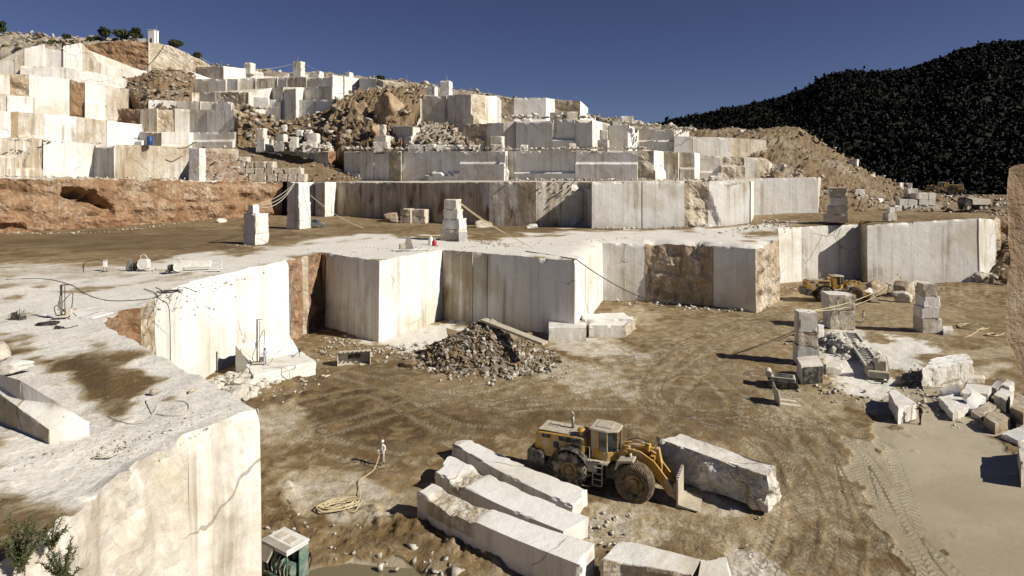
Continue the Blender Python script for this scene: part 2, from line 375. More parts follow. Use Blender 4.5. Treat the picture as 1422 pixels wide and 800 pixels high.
def gbox_geo(c4, z0, z1, cell=.3, amp=.03, seed=0, chip=.08, rough_sides=(), ramp=.25, big=0.):
    """a sawn or broken block: plan corners c4 (ccw), bottoms z0, tops z1 (scalars or one per corner)"""
    c4 = np.asarray(c4, float)[:, :2]; z0 = np.broadcast_to(z0, 4).astype(float); z1 = np.broadcast_to(z1, 4).astype(float)
    L = max(np.linalg.norm(c4[1]-c4[0]), np.linalg.norm(c4[2]-c4[3])); W = max(np.linalg.norm(c4[3]-c4[0]), np.linalg.norm(c4[2]-c4[1])); H = (z1-z0).max()
    nu, nv, nw = [int(np.clip(round(x/cell), 2, 60)) for x in (L, W, H)]
    idx = {}; pts = []
    def vi(i, j, k):
        if (i, j, k) not in idx: idx[i, j, k] = len(pts); pts.append((i, j, k))
        return idx[i, j, k]
    Fc = []
    for i in range(nu):
        for j in range(nv):
            Fc.append([vi(i, j, nw), vi(i+1, j, nw), vi(i+1, j+1, nw), vi(i, j+1, nw)]); Fc.append([vi(i, j, 0), vi(i, j+1, 0), vi(i+1, j+1, 0), vi(i+1, j, 0)])
    for i in range(nu):
        for k in range(nw):
            Fc.append([vi(i, 0, k), vi(i+1, 0, k), vi(i+1, 0, k+1), vi(i, 0, k+1)]); Fc.append([vi(i, nv, k), vi(i, nv, k+1), vi(i+1, nv, k+1), vi(i+1, nv, k)])
    for j in range(nv):
        for k in range(nw):
            Fc.append([vi(0, j, k), vi(0, j, k+1), vi(0, j+1, k+1), vi(0, j+1, k)]); Fc.append([vi(nu, j, k), vi(nu, j+1, k), vi(nu, j+1, k+1), vi(nu, j, k+1)])
    q = np.array(pts, float); u, v, w = q[:, 0]/nu, q[:, 1]/nv, q[:, 2]/nw
    B = np.stack([(1-u)*(1-v), u*(1-v), u*v, (1-u)*v], 1)
    xy = B @ c4; zz = (B @ z0)*(1-w)+(B @ z1)*w
    X = np.column_stack([xy, zz]); cen = X.mean(0)
    ext = sum(((a == 0) | (a == 1)).astype(int) for a in (u, v, w))
    nrm = np.stack([np.where(u == 0, -1., np.where(u == 1, 1., 0)), np.where(v == 0, -1., np.where(v == 1, 1., 0)), np.where(w == 0, -1., np.where(w == 1, 1., 0))], 1)
    eu = (c4[1]-c4[0])/(np.linalg.norm(c4[1]-c4[0])+1e-9); ev = (c4[3]-c4[0])/(np.linalg.norm(c4[3]-c4[0])+1e-9)
    N = nrm[:, :1]*np.array([*eu, 0])+nrm[:, 1:2]*np.array([*ev, 0])+nrm[:, 2:]*np.array([0, 0, 1.])
    N /= np.linalg.norm(N, axis=1)[:, None]+1e-9
    a = np.full(len(X), amp); rr = np.zeros(len(X))
    for sname in rough_sides:
        msk = {'u0': u == 0, 'u1': u == 1, 'v0': v == 0, 'v1': v == 1, 'w1': w == 1}[sname]
        a = np.where(msk, np.maximum(a, ramp), a); rr = np.where(msk, 1., rr)
    d = fbm(X*.9+seed*3.1, 5, seed, .6)
    X = X+N*(d*a)[:, None]
    if big: X = X+N*(fbm(X*.28+seed, 2, seed+3)*big)[:, None]
    ch = np.maximum(0, vn(X*1.6+seed*1.7, seed+9))*chip*(ext >= 2)
    X = X-N*(ch*(.5+ext*.5))[:, None]
    return X, Fc, rr, w

def block(name, c4, z0, z1, label, cat='block', group=None, tint=(.1, 0, .1), seed=0, parent=None, rk=.8, **k):
    X, Fc, rr, w = gbox_geo(c4, z0, z1, seed=seed, **k)
    t = np.array(tint)[None]*(1+.7*fbm(X*.5+seed, 3, seed+2))[:, None]
    t[:, 2] = np.maximum(t[:, 2], rr*rk); t[:, 0] += rr*.27*rk
    return mk(name, X, Fc, ROCK, parent, tint=np.clip(t, 0, 1), label=label, cat=cat, group=group)
def quad(cx, cy, L, W, a):                     # plan rectangle
    c, s = math.cos(a), math.sin(a)
    return [(cx+x*c-y*s, cy+x*s+y*c) for x, y in ((-L/2, -W/2), (L/2, -W/2), (L/2, W/2), (-L/2, W/2))]
def toppx(px, z): return [G(x, y, z)[:2] for x, y in px]
# =================================================================== THE GROUND
def seg_dist(px, poly):                        # distance to a polyline, signed side distance, arc length
    best = np.full(len(px), 1e9); sd = np.zeros(len(px)); ss = np.zeros(len(px)); acc = 0.
    for a, b in zip(poly[:-1], poly[1:]):
        d = b-a; L = np.linalg.norm(d); t = np.clip(((px-a) @ d)/(L*L), 0, 1); q = px-(a+t[:, None]*d)
        dist = np.linalg.norm(q, axis=1); m = dist < best
        sgn = np.sign(d[0]*q[:, 1]-d[1]*q[:, 0])
        best[m] = dist[m]; sd[m] = (sgn*dist)[m]; ss[m] = (acc+t*L)[m]; acc += L
    return best, sd, ss
def blobs(V, lst, nch=3, jit=.35):             # soft stains, each an ellipse laid out by survey sightings
    Y = np.maximum(V[:, 1], 3.); x = CX+F*V[:, 0]/Y; y = HY+F*(CZ-V[:, 2])/Y
    wob = fbm(V*np.array([.25, .25, 0.]), 4, 55)*jit*2; wob2 = fbm(V*np.array([1.1, 1.1, 0.]), 3, 77)*jit
    out = np.zeros((len(V), nch))
    for cx, cy, rx, ry, ang, ch, st in lst:
        c, s = math.cos(R(ang)), math.sin(R(ang)); dx, dy = x-cx, y-cy
        d = np.sqrt(((dx*c+dy*s)/rx)**2+((-dx*s+dy*c)/ry)**2)+wob+wob2
        out[:, ch] = np.maximum(out[:, ch], st*(1-sstep(.6, 1.15, d)))
    return out

PIT_PAINT = [  # x, y, rx, ry, angle, channel (0 white dust, 1 dark wet earth, 2 smooth mud), strength
    (520, 580, 170, 70, 0, 1, 1.), (760, 570, 160, 30, 0, 1, .6), (640, 560, 200, 40, 5, 1, .35), (480, 540, 90, 30, 10, 1, .7), (1000, 555, 150, 40, -5, 1, .5), (960, 500, 120, 25, 0, 1, .3),
    (1120, 640, 90, 60, 10, 1, .7), (1020, 600, 90, 25, 0, 1, .6), (1180, 760, 60, 60, 40, 1, .7), (960, 760, 110, 40, 10, 1, .45),
    (560, 745, 110, 28, 12, 1, .5), (420, 690, 60, 40, 20, 1, .5), (760, 690, 60, 30, 0, 1, .2), (1110, 770, 40, 70, 50, 1, .6),
    (1000, 470, 230, 50, -5, 0, .19), (880, 530, 200, 50, 0, 0, .20), (1120, 560, 160, 70, 20, 0, .2), (1180, 450, 200, 50, 0, 0, .24), (1150, 700, 70, 120, -30, 0, .22), (640, 650, 160, 60, 0, 0, .15), (990, 650, 120, 50, 0, 0, .26), (400, 600, 60, 40, 0, 0, .34), (700, 540, 200, 40, 0, 0, .22), (1050, 720, 90, 60, 0, 0, .28),
    (470, 690, 120, 45, 15, 0, .50), (600, 720, 60, 30, 0, 0, .3), (860, 720, 60, 40, 0, 0, .5), (960, 690, 80, 20, 8, 0, .5), (930, 730, 90, 25, 0, 0, .25),
    (600, 470, 70, 22, -10, 0, .9), (550, 455, 60, 30, -10, 0, .8), (760, 510, 120, 28, 15, 0, .5), (820, 480, 90, 22, 10, 0, .6), (880, 440, 60, 14, 5, 0, .4),
    (1240, 490, 60, 22, 5, 0, 1.), (1190, 520, 60, 40, 40, 0, .95), (1170, 480, 40, 25, 0, 0, .8), (1215, 560, 50, 25, 15, 0, .5), (1140, 560, 70, 25, 0, 0, .35),
    (1090, 560, 50, 30, 0, 0, .35), (1350, 520, 60, 10, -15, 0, .5), (1370, 490, 60, 8, -5, 0, .4), (1060, 420, 80, 10, 0, 0, .35), (1250, 415, 120, 12, -5, 0, .25),
    (1000, 790, 120, 14, 5, 0, .6), (1050, 780, 40, 18, 30, 0, .6), (380, 590, 40, 20, 0, 0, .5),
    (1330, 650, 120, 110, 45, 2, 1.), (1260, 640, 110, 26, 50, 2, .95), (1240, 700, 40, 130, -35, 2, .85), (1420, 740, 110, 90, 0, 2, 1.), (1300, 600, 60, 40, 40, 2, .9),
    (530, 800, 110, 26, 0, 2, .8), (430, 755, 40, 14, 10, 2, .5)]
TRACKS = [[(1085, 430), (1000, 455), (930, 500), (900, 545), (960, 575), (1050, 570)], [(1080, 445), (985, 478), (920, 520), (830, 545), (700, 560)], [(850, 450), (940, 452), (1030, 440), (1100, 425)], [(1060, 830), (1100, 720), (1090, 640), (1010, 590), (900, 560)], [(1160, 830), (1120, 700), (1060, 620)], [(720, 530), (830, 500), (960, 500), (1070, 520)], [(1290, 830), (1230, 720), (1170, 620), (1080, 570)], [(900, 590), (960, 520), (1040, 465), (1120, 430), (1280, 400)], [(450, 600), (620, 548), (800, 512), (960, 462), (1080, 440)],
          [(1090, 820), (1130, 720), (1110, 640), (1030, 560), (940, 480)], [(1215, 830), (1180, 690), (1150, 600), (1050, 520)], [(1140, 830), (1150, 740), (1120, 600), (1075, 545)],
          [(900, 430), (990, 450), (1080, 470)], [(880, 470), (980, 478), (1090, 452)], [(420, 560), (520, 545), (620, 590), (700, 600)], [(480, 520), (560, 540), (700, 560), (880, 560)],
          [(1250, 830), (1240, 720), (1215, 620)], [(380, 570), (460, 620), (560, 640)], [(1000, 590), (1100, 590), (1180, 600)], [(880, 730), (960, 745), (1060, 800)], [(1180, 640), (1225, 720), (1330, 830)]]

def ground_attrs(V, paint, tracks, zlev=0.):
    t = blobs(V, paint)
    tm = np.zeros(len(V)); ts = np.zeros(len(V)); td = np.zeros(len(V)); rut = np.zeros(len(V))
    for tr in tracks:
        pl = spline([G(x, y, zlev)[:2] for x, y in tr], 6)
        d, sd, s = seg_dist(V[:, :2], pl)
        for off in (-1.05, 1.05):
            m = 1-sstep(.28, .5, np.abs(sd-off)); m[d > 2] = 0
            b = m > tm; tm[b] = m[b]; ts[b] = s[b]; td[b] = (sd-off)[b]
            rut = np.minimum(rut, -.05*m+.035*np.exp(-((np.abs(sd-off)-.62)/.16)**2)*(d < 2.2))
    return t, tm, ts, td, rut

def pit_ground():
    ys = np.concatenate([[3, 4, 6, 9, 14, 20, 26, 32, 40], np.arange(50, 160, 6), np.arange(160, 420, 1.7), np.arange(420, 570, 1.5), [590, 640, 720, 850, 1100, 1500, 2600]])[::-1]
    Yrow = F*CZ/ys
    xs = np.concatenate([[-9000, -4000, -2000, -1000, -400], np.arange(-100, 300, 20), np.arange(300, 1440, 2.6), np.arange(1445, 1600, 12), [1800, 2400, 4000, 8000, 12000]])
    Yg, xg = np.meshgrid(Yrow, xs, indexing='ij')
    V = np.column_stack([((xg-CX)*np.maximum(Yg, 14)/F).ravel(), Yg.ravel(), np.zeros(Yg.size)])
    n, m = Yg.shape
    t, tm, ts, td, rut = ground_attrs(V, PIT_PAINT, TRACKS)
    near = ((V[:, 1] < 160) & (V[:, 1] > 10) & (np.abs(V[:, 0]) < 200)).astype(float)
    fl = np.array([.16, .16, 0])
    z = fbm(V*fl, 4, 3)*.28+fbm(V*np.array([1.3, 1.3, 0]), 4, 4)*.10+fbm(V*np.array([4., 4., 0]), 2, 14)*.03
    z = z*(1-.92*t[:, 2])+rut*(1-t[:, 2])
    hb = blobs(V, [(600, 752, 120, 26, 18, 0, 1.), (470, 745, 120, 18, 14, 0, .7), (390, 700, 30, 60, -20, 0, .6), (375, 540, 50, 22, 0, 0, .8), (660, 775, 60, 20, 20, 0, .8),
                   (1300, 510, 60, 14, 0, 0, .3), (410, 760, 50, 12, 10, 0, .5)], 1)[:, 0]
    z += hb*(.22+.55*np.maximum(0, fbm(V*np.array([1.5, 1.5, 0]), 5, 21, .65)+.15))
    z += blobs(V, [(1205, 400, 230, 10, 0, 0, .6), (1400, 395, 90, 16, 0, 0, 1.)], 1)[:, 0]*.5
    z -= blobs(V, [(510, 800, 95, 22, 0, 0, 1.)], 1, .15)[:, 0]*.35
    V[:, 2] = z*near
    i = np.arange(n-1)[:, None]*m+np.arange(m-1)[None]; i = i.ravel()
    mk('ground', V, np.column_stack([i, i+1, i+m+1, i+m]), DIRT, tint=t, smooth=True, kind='structure', attrs=dict(trk_m=tm, trk_s=ts, trk_d=td))
    # standing puddle in the hollow by the lower frame edge
    w = [G(x, y, .0) for x, y in ((430, 770), (480, 778), (540, 784), (620, 790), (680, 800), (700, 840), (430, 840), (400, 800))]
    V2 = np.array([(p[0], p[1], -.13) for p in spline(w+[w[0]], 5)[:-1]])
    mud = simple('muddy_water', (.20, .165, .095), .12, 0, .1, 0, .5)
    mk('water', V2, [list(range(len(V2)))], mud, kind='structure')
pit_ground()

# =================================================================== ROCK TERRACES
STY = {  # displacement, brown, red, rough, bias
    'c': (.05, .12, .0, .05), 'w': (.04, .03, .0, .03), 'g': (.05, .35, .0, .08), 'b': (.07, .9, .0, .12), 's': (.12, .55, .05, .35), 'f': (.75, .30, .0, .35), 'n': (.22, .22, 0, .15),
    'r': (.75, .35, .05, .85), 'B': (.85, .75, .15, .95), 'R': (.75, .6, .9, 1.), 'T': (1.0, 1., .72, 1.), 'k': (.1, .2, .1, .3), 'j': (.03, .3, 0, .2)}
def solid(name, ring, seed=0, cell=.6, capfun=None, capcell=None, lean=0., toprag=1., dents=(), panel=0.):
    n = len(ring); A = sum(ring[i][0]*ring[(i+1) % n][1]-ring[(i+1) % n][0]*ring[i][1] for i in range(n))
    rng = np.random.default_rng(seed)
    H = max(r[2]-r[3] for r in ring); m = int(np.clip(H/cell, 4, 44))
    cols = []
    if panel:                                   # quarrymen's cuts: every sawn face is a row of panels, each set a little back and a little lower or higher
        q = []
        for i in range(n):
            a, b = ring[i], ring[(i+1) % n]; L = math.hypot(b[0]-a[0], b[1]-a[1])
            if a[4] in 'cwgb' and L > 3.5:
                k = max(1, int(L/rng.uniform(4.5, 12.))); ts = np.sort(np.concatenate([[0], (np.arange(1, k)+rng.uniform(-.3, .3, max(0, k-1)))/k, [1]]))
                for t0, t1 in zip(ts[:-1], ts[1:]):
                    drop = rng.choice([0., 0., 0., .35, .9, 1.7], p=[.3, .2, .1, .2, .13, .07])*panel
                    lp = lambda t, z=0.: (a[0]+(b[0]-a[0])*t, a[1]+(b[1]-a[1])*t, a[2]+(b[2]-a[2])*t-z, a[3]+(b[3]-a[3])*t)
                    st = a[4] if rng.random() > .2*panel else rng.choice(['s', 'b', 'r'])
                    lg = (rng.uniform(.3, .7), rng.uniform(.35, 1.1)) if panel > .5 and rng.random() < .45 else (2., 0.)
                    q.append((*lp(t0+.002, drop), st, *lg)); q.append((*lp(t1-.002, drop), 'j'))
            else: q.append(a)
        ring = q; n = len(ring)
    for i in range(n):
        a, b = ring[i], ring[(i+1) % n]; st = a[4]; L = math.hypot(b[0]-a[0], b[1]-a[1])
        if L < 1e-6: continue
        nx, ny = (b[1]-a[1])/L*(1 if A > 0 else -1), -(b[0]-a[0])/L*(1 if A > 0 else -1)
        k = max(1, int(L/(cell *(.4 if st in 'fn' else 1) if st != 'k' else max(8, L/4))))
        off = rng.uniform(-.16, .16)*(1+1.4*panel) if st in 'cwgb' else 0.
        am, br, rd, ro = STY[st]
        for j in range(k+1):
            t = j/k; fade = min(1, min(t, 1-t)*L/1.2) if st in 'rBRTsfn' else 1.
            cols.append((a[0]+(b[0]-a[0])*t, a[1]+(b[1]-a[1])*t, a[2]+(b[2]-a[2])*t, a[3]+(b[3]-a[3])*t, nx, ny, off, am*(.15+.85*fade), br, rd, ro, *(a[5:7] if len(a) > 5 else (2., 0.))))
    C = np.array(cols); nc = len(C); w = np.linspace(0, 1, m+1)
    w = w**1.0
    X = np.repeat(C[:, 0], m+1); Y = np.repeat(C[:, 1], m+1); zt = np.repeat(C[:, 2], m+1); zb = np.repeat(C[:, 3], m+1)
    W = np.tile(w, nc)
    rag = fbm(np.column_stack([C[:, 0], C[:, 1], 0*C[:, 0]])*1.1, 4, seed+1)*(.10+.7*np.minimum(C[:, 7], 1.))*toprag
    zt = zt+np.repeat(rag, m+1)
    Z = zt-(zt-zb)*W
    p = np.column_stack([X, Y, Z])
    amp = np.repeat(C[:, 7], m+1)
    d = fbm(p*.33+seed, 6, seed, .58)*amp*1.5+np.repeat(C[:, 6], m+1)
    # ledgy, bedded breaks on rough rock
    led = vn(np.column_stack([X*.2, Y*.2, Z*.9])+seed, seed+8)*amp*.5*(amp > .3)
    d = d+led+lean*(zt-Z)+np.repeat(C[:, 12], m+1)*(W+.02*vn(p*.8, seed+3) > np.repeat(C[:, 11], m+1))
    # worn, crumbled lip
    lip = np.exp(-((zt-Z)/.35)**2)*np.maximum(0, vn(p*.9, seed+4))*.45
    d = d-lip
    for c_, r_, dp in dents: d = d-dp*(1-sstep(.45, 1.05, np.linalg.norm((p-c_)/np.asarray(r_), axis=1)+.5*fbm(p*.5, 3, 91)))
    nx, ny = np.repeat(C[:, 4], m+1), np.repeat(C[:, 5], m+1)
    V = np.column_stack([X+nx*d, Y+ny*d, Z])
    tn = np.column_stack([np.repeat(C[:, 8], m+1), np.repeat(C[:, 9], m+1), np.repeat(C[:, 10], m+1)])
    tn = tn*(1+.5*fbm(p*.2, 3, seed+6))[:, None]
    tn[:, 0] += np.maximum(0, 1-(Z-zb)/3.)*.25; b7 = np.repeat(C[:, 8], m+1); tn[:, 1] += np.maximum(0, 1-(Z-zb)/5.5)*.9*(np.repeat(C[:, 9], m+1) > .45); tn[:, 0] += (b7 > .8)*(np.repeat(C[:, 9], m+1) < .1)*(1-sstep(2.5, 7.5, Z-zb+fbm(p*.12, 3, 66)*6))*.9
    Fc = []
    for i in range(nc):
        j = (i+1) % nc
        for k in range(m):
            q = [i*(m+1)+k, i*(m+1)+k+1, j*(m+1)+k+1, j*(m+1)+k]
            Fc.append(q if A > 0 else q[::-1])
    top = V[np.arange(nc)*(m+1)]
    # cap
    pts = [Vector(v[:2]) for v in top]; edges = [(i, (i+1) % nc) for i in range(nc)]
    extra = []
    if capcell is not None:
        extra = [Vector(v[:2]) for v in capcell]
    cv, ce, cf, ov, oe, of = delaunay_2d_cdt(pts+extra, edges, [], 1, 1e-4)
    cv = np.array([v[:] for v in cv]); zc = np.zeros(len(cv)); isedge = np.zeros(len(cv), bool)
    for i, o in enumerate(ov):
        e = [k for k in o if k < nc]
        if e: zc[i] = top[e[0], 2]; isedge[i] = True
        elif capfun is not None: zc[i] = capfun(cv[i:i+1])[0]
    if capfun is not None:
        zz = capfun(cv); zc = np.where(isedge, zc, zz)
    else:
        bad = ~isedge
        if bad.any():
            for i in np.where(bad)[0]: zc[i] = top[np.argmin(((top[:, :2]-cv[i])**2).sum(1)), 2]
    CV = np.column_stack([cv, zc]); CF = [list(f) if A > 0 else list(f) for f in cf]
    if capcell is None:
        b = len(V); V = np.vstack([V, CV]); Fc += [[i+b for i in f] for f in CF]
        tn = np.vstack([tn, np.tile([.3, .03, .5], (len(CV), 1))])
    o = mk(name, V, Fc, ROCK, tint=np.clip(tn, 0, 1), smooth=False, kind='structure')
    return o, CV, CF

# ---- the wide middle bench (plateau): its rim faces the pit
ZC = [(100, 350, 10.5), (300, 330, 10.5), (500, 320, 10.6), (450, 300, 11.4), (640, 318, 10.6), (760, 330, 10.4), (900, 326, 10.4), (1000, 320, 10.8), (1090, 308, 11.9), (1200, 305, 12.4), (1300, 298, 13.0), (1380, 295, 13.0),
      (1140, 296, 12.8), (100, 470, 10.5), (200, 520, 10.4), (300, 560, 10.45), (60, 600, 10.3), (100, 690, 10.0), (40, 760, 10.2), (1045, 330, 10.6), (1060, 318, 11.2), (1600, 285, 13.2), (1250, 285, 13.6), (-200, 400, 10.5), (-100, 300, 10.6)]
ZCX = np.array([G(x, y, z) for x, y, z in ZC])
def zplat(xy):
    d2 = ((xy[:, None, :]-ZCX[None, :, :2])**2).sum(2); w = 1/(d2+4.)**1.6
    z = (w*ZCX[None, :, 2]).sum(1)/w.sum(1)
    q = np.column_stack([xy, np.zeros(len(xy))])
    return z+fbm(q*.25, 4, 31)*.16+fbm(q*1.4, 3, 32)*.06
rim = [(1500, 300, 12.8)]
RIM = []
def rpx(x, y, z, st, zb=-.6): g = G(x, y, z); RIM.append((g[0], g[1], z, zb, st))
RIM += [(-60, 6, 10.3, -.6, 'k'), (-13.0, 6, 10.3, -.6, 'f')]
rpx(130, 690, 10.2, 'f'); rpx(215, 628, 10.4, 'f'); rpx(262, 606, 10.45, 'n'); rpx(361, 566, 10.5, 's')
rpx(215, 490, 10.5, 's'); rpx(140, 447, 10.5, 'R'); rpx(172, 431, 10.5, 'R'); rpx(196, 428, 10.5, 'r'); rpx(215, 417, 10.5, 'w'); rpx(252, 396, 10.5, 'w'); rpx(290, 385, 10.5, 'w')
rpx(335, 375, 10.5, 'w'); rpx(402, 362, 10.5, 'R'); rpx(420, 357, 10.5, 'r'); rpx(428, 356, 10.5, 'R'); rpx(446, 351, 10.5, 'R')
rpx(452, 352, 10.5, 'g'); rpx(497, 358, 10.5, 'g'); rpx(528, 362, 10.5, 'w'); rpx(572, 354, 10.5, 'w'); rpx(616, 347, 10.4, 'b'); rpx(657, 350, 10.4, 'g'); rpx(677, 352, 10.3, 'c')
rpx(735, 357, 10.3, 'c'); rpx(798, 362, 10.2, 'w'); rpx(836, 338, 9.9, 'c'); rpx(896, 339, 9.9, 'B'); rpx(952, 341, 9.9, 'B'); rpx(990, 342, 10.0, 'c'); rpx(1049, 346, 10.0, 'r')
rpx(1082, 333, 10.5, 'k'); 
def rpy(x, y, Y, st): p_ = P(x, y, Y); RIM.append((p_[0], p_[1], p_[2], -.6, st))
rpy(1080, 317, 122.5, 'c'); rpy(1112, 315, 126, 'c'); rpy(1195, 311.5, 129, 'b'); rpy(1204, 313, 123.5, 'c'); rpy(1290, 307, 123.5, 'c'); rpy(1358, 303, 123.2, 'c'); rpy(1381, 304.5, 125.5, 'r'); rpy(1389, 303, 130, 'T')
RIM += [(260, 175, 12.7, -.6, 'k'), (420, 150, 13., -.6, 'k'), (420, 420, 13., -.6, 'k'), (-330, 420, 10.5, -.6, 'k'), (-330, 6, 10.5, -.6, 'k')]
rng = np.random.default_rng(5)
cc = []
for y in np.arange(272, 800, 3.2):
    for x in np.arange(-20, 1440, 4.2):
        g = G(x+rng.uniform(-1.6, 1.6), y+rng.uniform(-1.2, 1.2), 10.6)
        if g[1] < 260: cc.append(g[:2])
poly = np.array([r[:2] for r in RIM])
def inside(pt):
    x, y = pt[:, 0], pt[:, 1]; r = np.zeros(len(pt), bool); n = len(poly)
    for i in range(n):
        a, b = poly[i], poly[(i+1) % n]
        c = ((a[1] > y) != (b[1] > y)) & (x < (b[0]-a[0])*(y-a[1])/(b[1]-a[1]+1e-12)+a[0]); r ^= c
    return r
cc = np.array(cc); dmin = np.full(len(cc), 1e9)
for i in range(len(poly)):
    d_, _, _ = seg_dist(cc, np.array([poly[i], poly[(i+1) % len(poly)]])); dmin = np.minimum(dmin, d_)
cc = cc[inside(cc) & (dmin > .75)]
PLAT_PAINT = [(150, 335, 320, 16, 0, 1, .6), (820, 321, 230, 6.5, 0, 1, .7), (210, 585, 40, 12, 30, 1, .6), (270, 575, 40, 10, -20, 1, .5), (160, 600, 30, 14, 0, 1, .5), (60, 490, 120, 26, 22, 1, .95), (125, 525, 70, 34, 40, 1, .9), (190, 560, 22, 45, 60, 1, .5), (60, 393, 100, 6, 0, 1, .6), (120, 420, 80, 4, 10, 1, .5),
              (180, 384, 260, 20, 0, 0, .62), (230, 440, 420, 60, 0, 0, .95), (70, 412, 80, 13, 8, 0, 1.3), (150, 415, 44, 12, 10, 0, 1.3), (90, 440, 80, 22, 0, 0, 1.), (60, 460, 110, 18, 12, 0, .95), (290, 370, 130, 20, -4, 0, .95), (390, 352, 130, 14, -10, 0, .9), (560, 344, 170, 17, 0, 0, 1.3), (700, 346, 170, 16, 0, 0, 1.3),
              (830, 332, 110, 13, 0, 0, 1.2), (960, 332, 160, 14, 0, 0, 1.3), (900, 313.5, 190, 1.8, 0, 0, .8), (1000, 325, 110, 9, -8, 0, 1.1), (270, 520, 120, 80, 30, 0, 1.2), (250, 600, 150, 90, 0, 0, 1.2), (110, 640, 140, 60, 0, 0, 1.3), (180, 680, 150, 70, 0, 0, 1.), (100, 580, 120, 50, 20, 0, .9), (30, 560, 80, 60, 0, 0, .9),
              (1040, 346, 60, 16, 0, 0, 1.2), (860, 322, 170, 3., 0, 1, .5), (960, 318, 90, 2.6, -6, 1, 1.), (1080, 305, 80, 1.6, -4, 1, .6), (60, 760, 90, 50, 0, 1, .25), (480, 315, 100, 10, 0, 1, .15)]
bench, CV, CF = solid('quarry_bench', RIM, 11, .45, zplat, cc, .012)
t_, tm_, ts_, td_, rut_ = ground_attrs(CV, PLAT_PAINT, [[(420, 330), (600, 322), (780, 324), (960, 318), (1080, 303), (1200, 300)], [(0, 345), (160, 335), (330, 322), (480, 316)], [(640, 316), (800, 318), (940, 316), (1040, 307)]], 10.6)
plat = mk('plateau', CV, CF, DIRT, tint=t_, smooth=True, kind='structure', attrs=dict(trk_m=tm_*.6, trk_s=ts_, trk_d=td_))

# ---- upper tiers; each: sightings (x, top y, distance, style) left to right, foot level, thickness behind
def tier(name, pts, zb, back=40., seed=0, cell=.8, lean=0., dents=()):
    r = []
    for x, y, Y, st in pts:
        p = P(x, y, Y); r.append((p[0], p[1], p[2], zb, st))
    r[-1] = r[-1][:4]+('k',)
    a, b = r[0], r[-1]
    r += [(b[0]*(1+back/b[1]), b[1]+back, b[2], zb, 'k'), (a[0]*(1+back/a[1]), a[1]+back, a[2], zb, 'k')]
    return solid(name, r, seed, cell, lean=lean, dents=dents, panel=0. if seed == 21 else .55 if seed in (23, 28, 38) else 1.)
# second tier: red-brown cliff at the left, pillars, long grey-brown wall to the right
tier('quarry_bench', [(-160, 247, 96, 'T'), (-30, 248, 116, 'T'), (80, 249, 125, 'T'), (105, 249, 129, 'T'), (150, 249, 134, 'T'), (246, 250, 147, 'T'), (256, 251, 149, 'T'), (330, 252, 159, 'T'), (392, 253, 168, 'k'), (394, 253, 176, 'g'), (399, 253, 176, 'k'),
     (399, 253, 166, 'g'), (405, 253, 164, 'w'), (436, 253, 167, 'k'), (437, 253, 171, 'k'), (437, 253, 162, 'g'), (451, 253, 160, 'w'), (467, 253, 165, 'b'), (530, 254, 158, 'r'), (543, 254, 155, 'b'), (600, 254, 148, 'b'), (680, 253, 140, 'b'), (745, 253, 137, 'b'), (780, 253, 137, 'g'), (814, 253, 137.5, 'k'), (822, 253, 131, 'c'), (892, 252, 131, 'c'), (950, 252, 131, 'r'), (985, 252, 131.5, 'c'), (1042, 252, 133.5, 'w'), (1046, 252, 150, 'k'),
     (1046, 248, 152, 'c'), (1136, 246, 152, 'k'), (1141, 247, 176, 'k')], 9.5, 70, 21, .55, dents=[(P(104, 268, 128.5), (2.4, 3, 1.5), 2.4), (P(118, 274, 130), (2.4, 3, 1.7), 3.), (P(133, 283, 132), (2.2, 3, 1.8), 2.6), (P(148, 292, 134), (2., 3, 1.6), 2.), (P(10, 318, 120), (4, 4, 1.2), 1.5), (P(967, 283, 133), (3., 4, 3.4), 1.), (P(985, 300, 133), (2., 4, 3.), .6), (P(808, 258, 136), (2.5, 6, 1.2), 1.2)])
# third tier
tier('quarry_bench', [(-160, 188, 130, 'w'), (-20, 189, 143, 'w'), (60, 193, 149, 'w'), (132, 200, 155, 'g'), (160, 201, 151, 's'), (176, 201, 158, 's'), (205, 202, 160, 's'), (262, 205, 166, 's'), (330, 207, 172, 'k'), (332, 210, 188, 'k')], 20., 50, 22, .8)
tier('quarry_bench', [(334, 204, 186, 'c'), (386, 210, 190, 'g'), (456, 210, 181, 'R'), (477, 210, 195, 'k'), (478, 209, 182, 'g'), (540, 209, 176, 'r'), (557, 210, 173, 'k'), (558, 210, 175, 'c'), (640, 210, 168, 'c'), (702, 210, 163, 'w'), (705, 210, 168, 'b'), (715, 210, 167, 'c'), (800, 209, 160, 'c'), (886, 209, 155, 'r'), (908, 209, 154, 'w'), (923, 210, 161, 'b'), (942, 212, 160, 'w'), (944, 212, 163, 'b'), (964, 212, 162, 'w'), (971, 213, 170, 'k'), (972, 216, 172, 'g'), (1000, 217, 171, 'c'), (1054, 218, 171, 'r'), (1068, 224, 174, 'k'), (1075, 230, 180, 'k')], 20., 50, 23, .8)
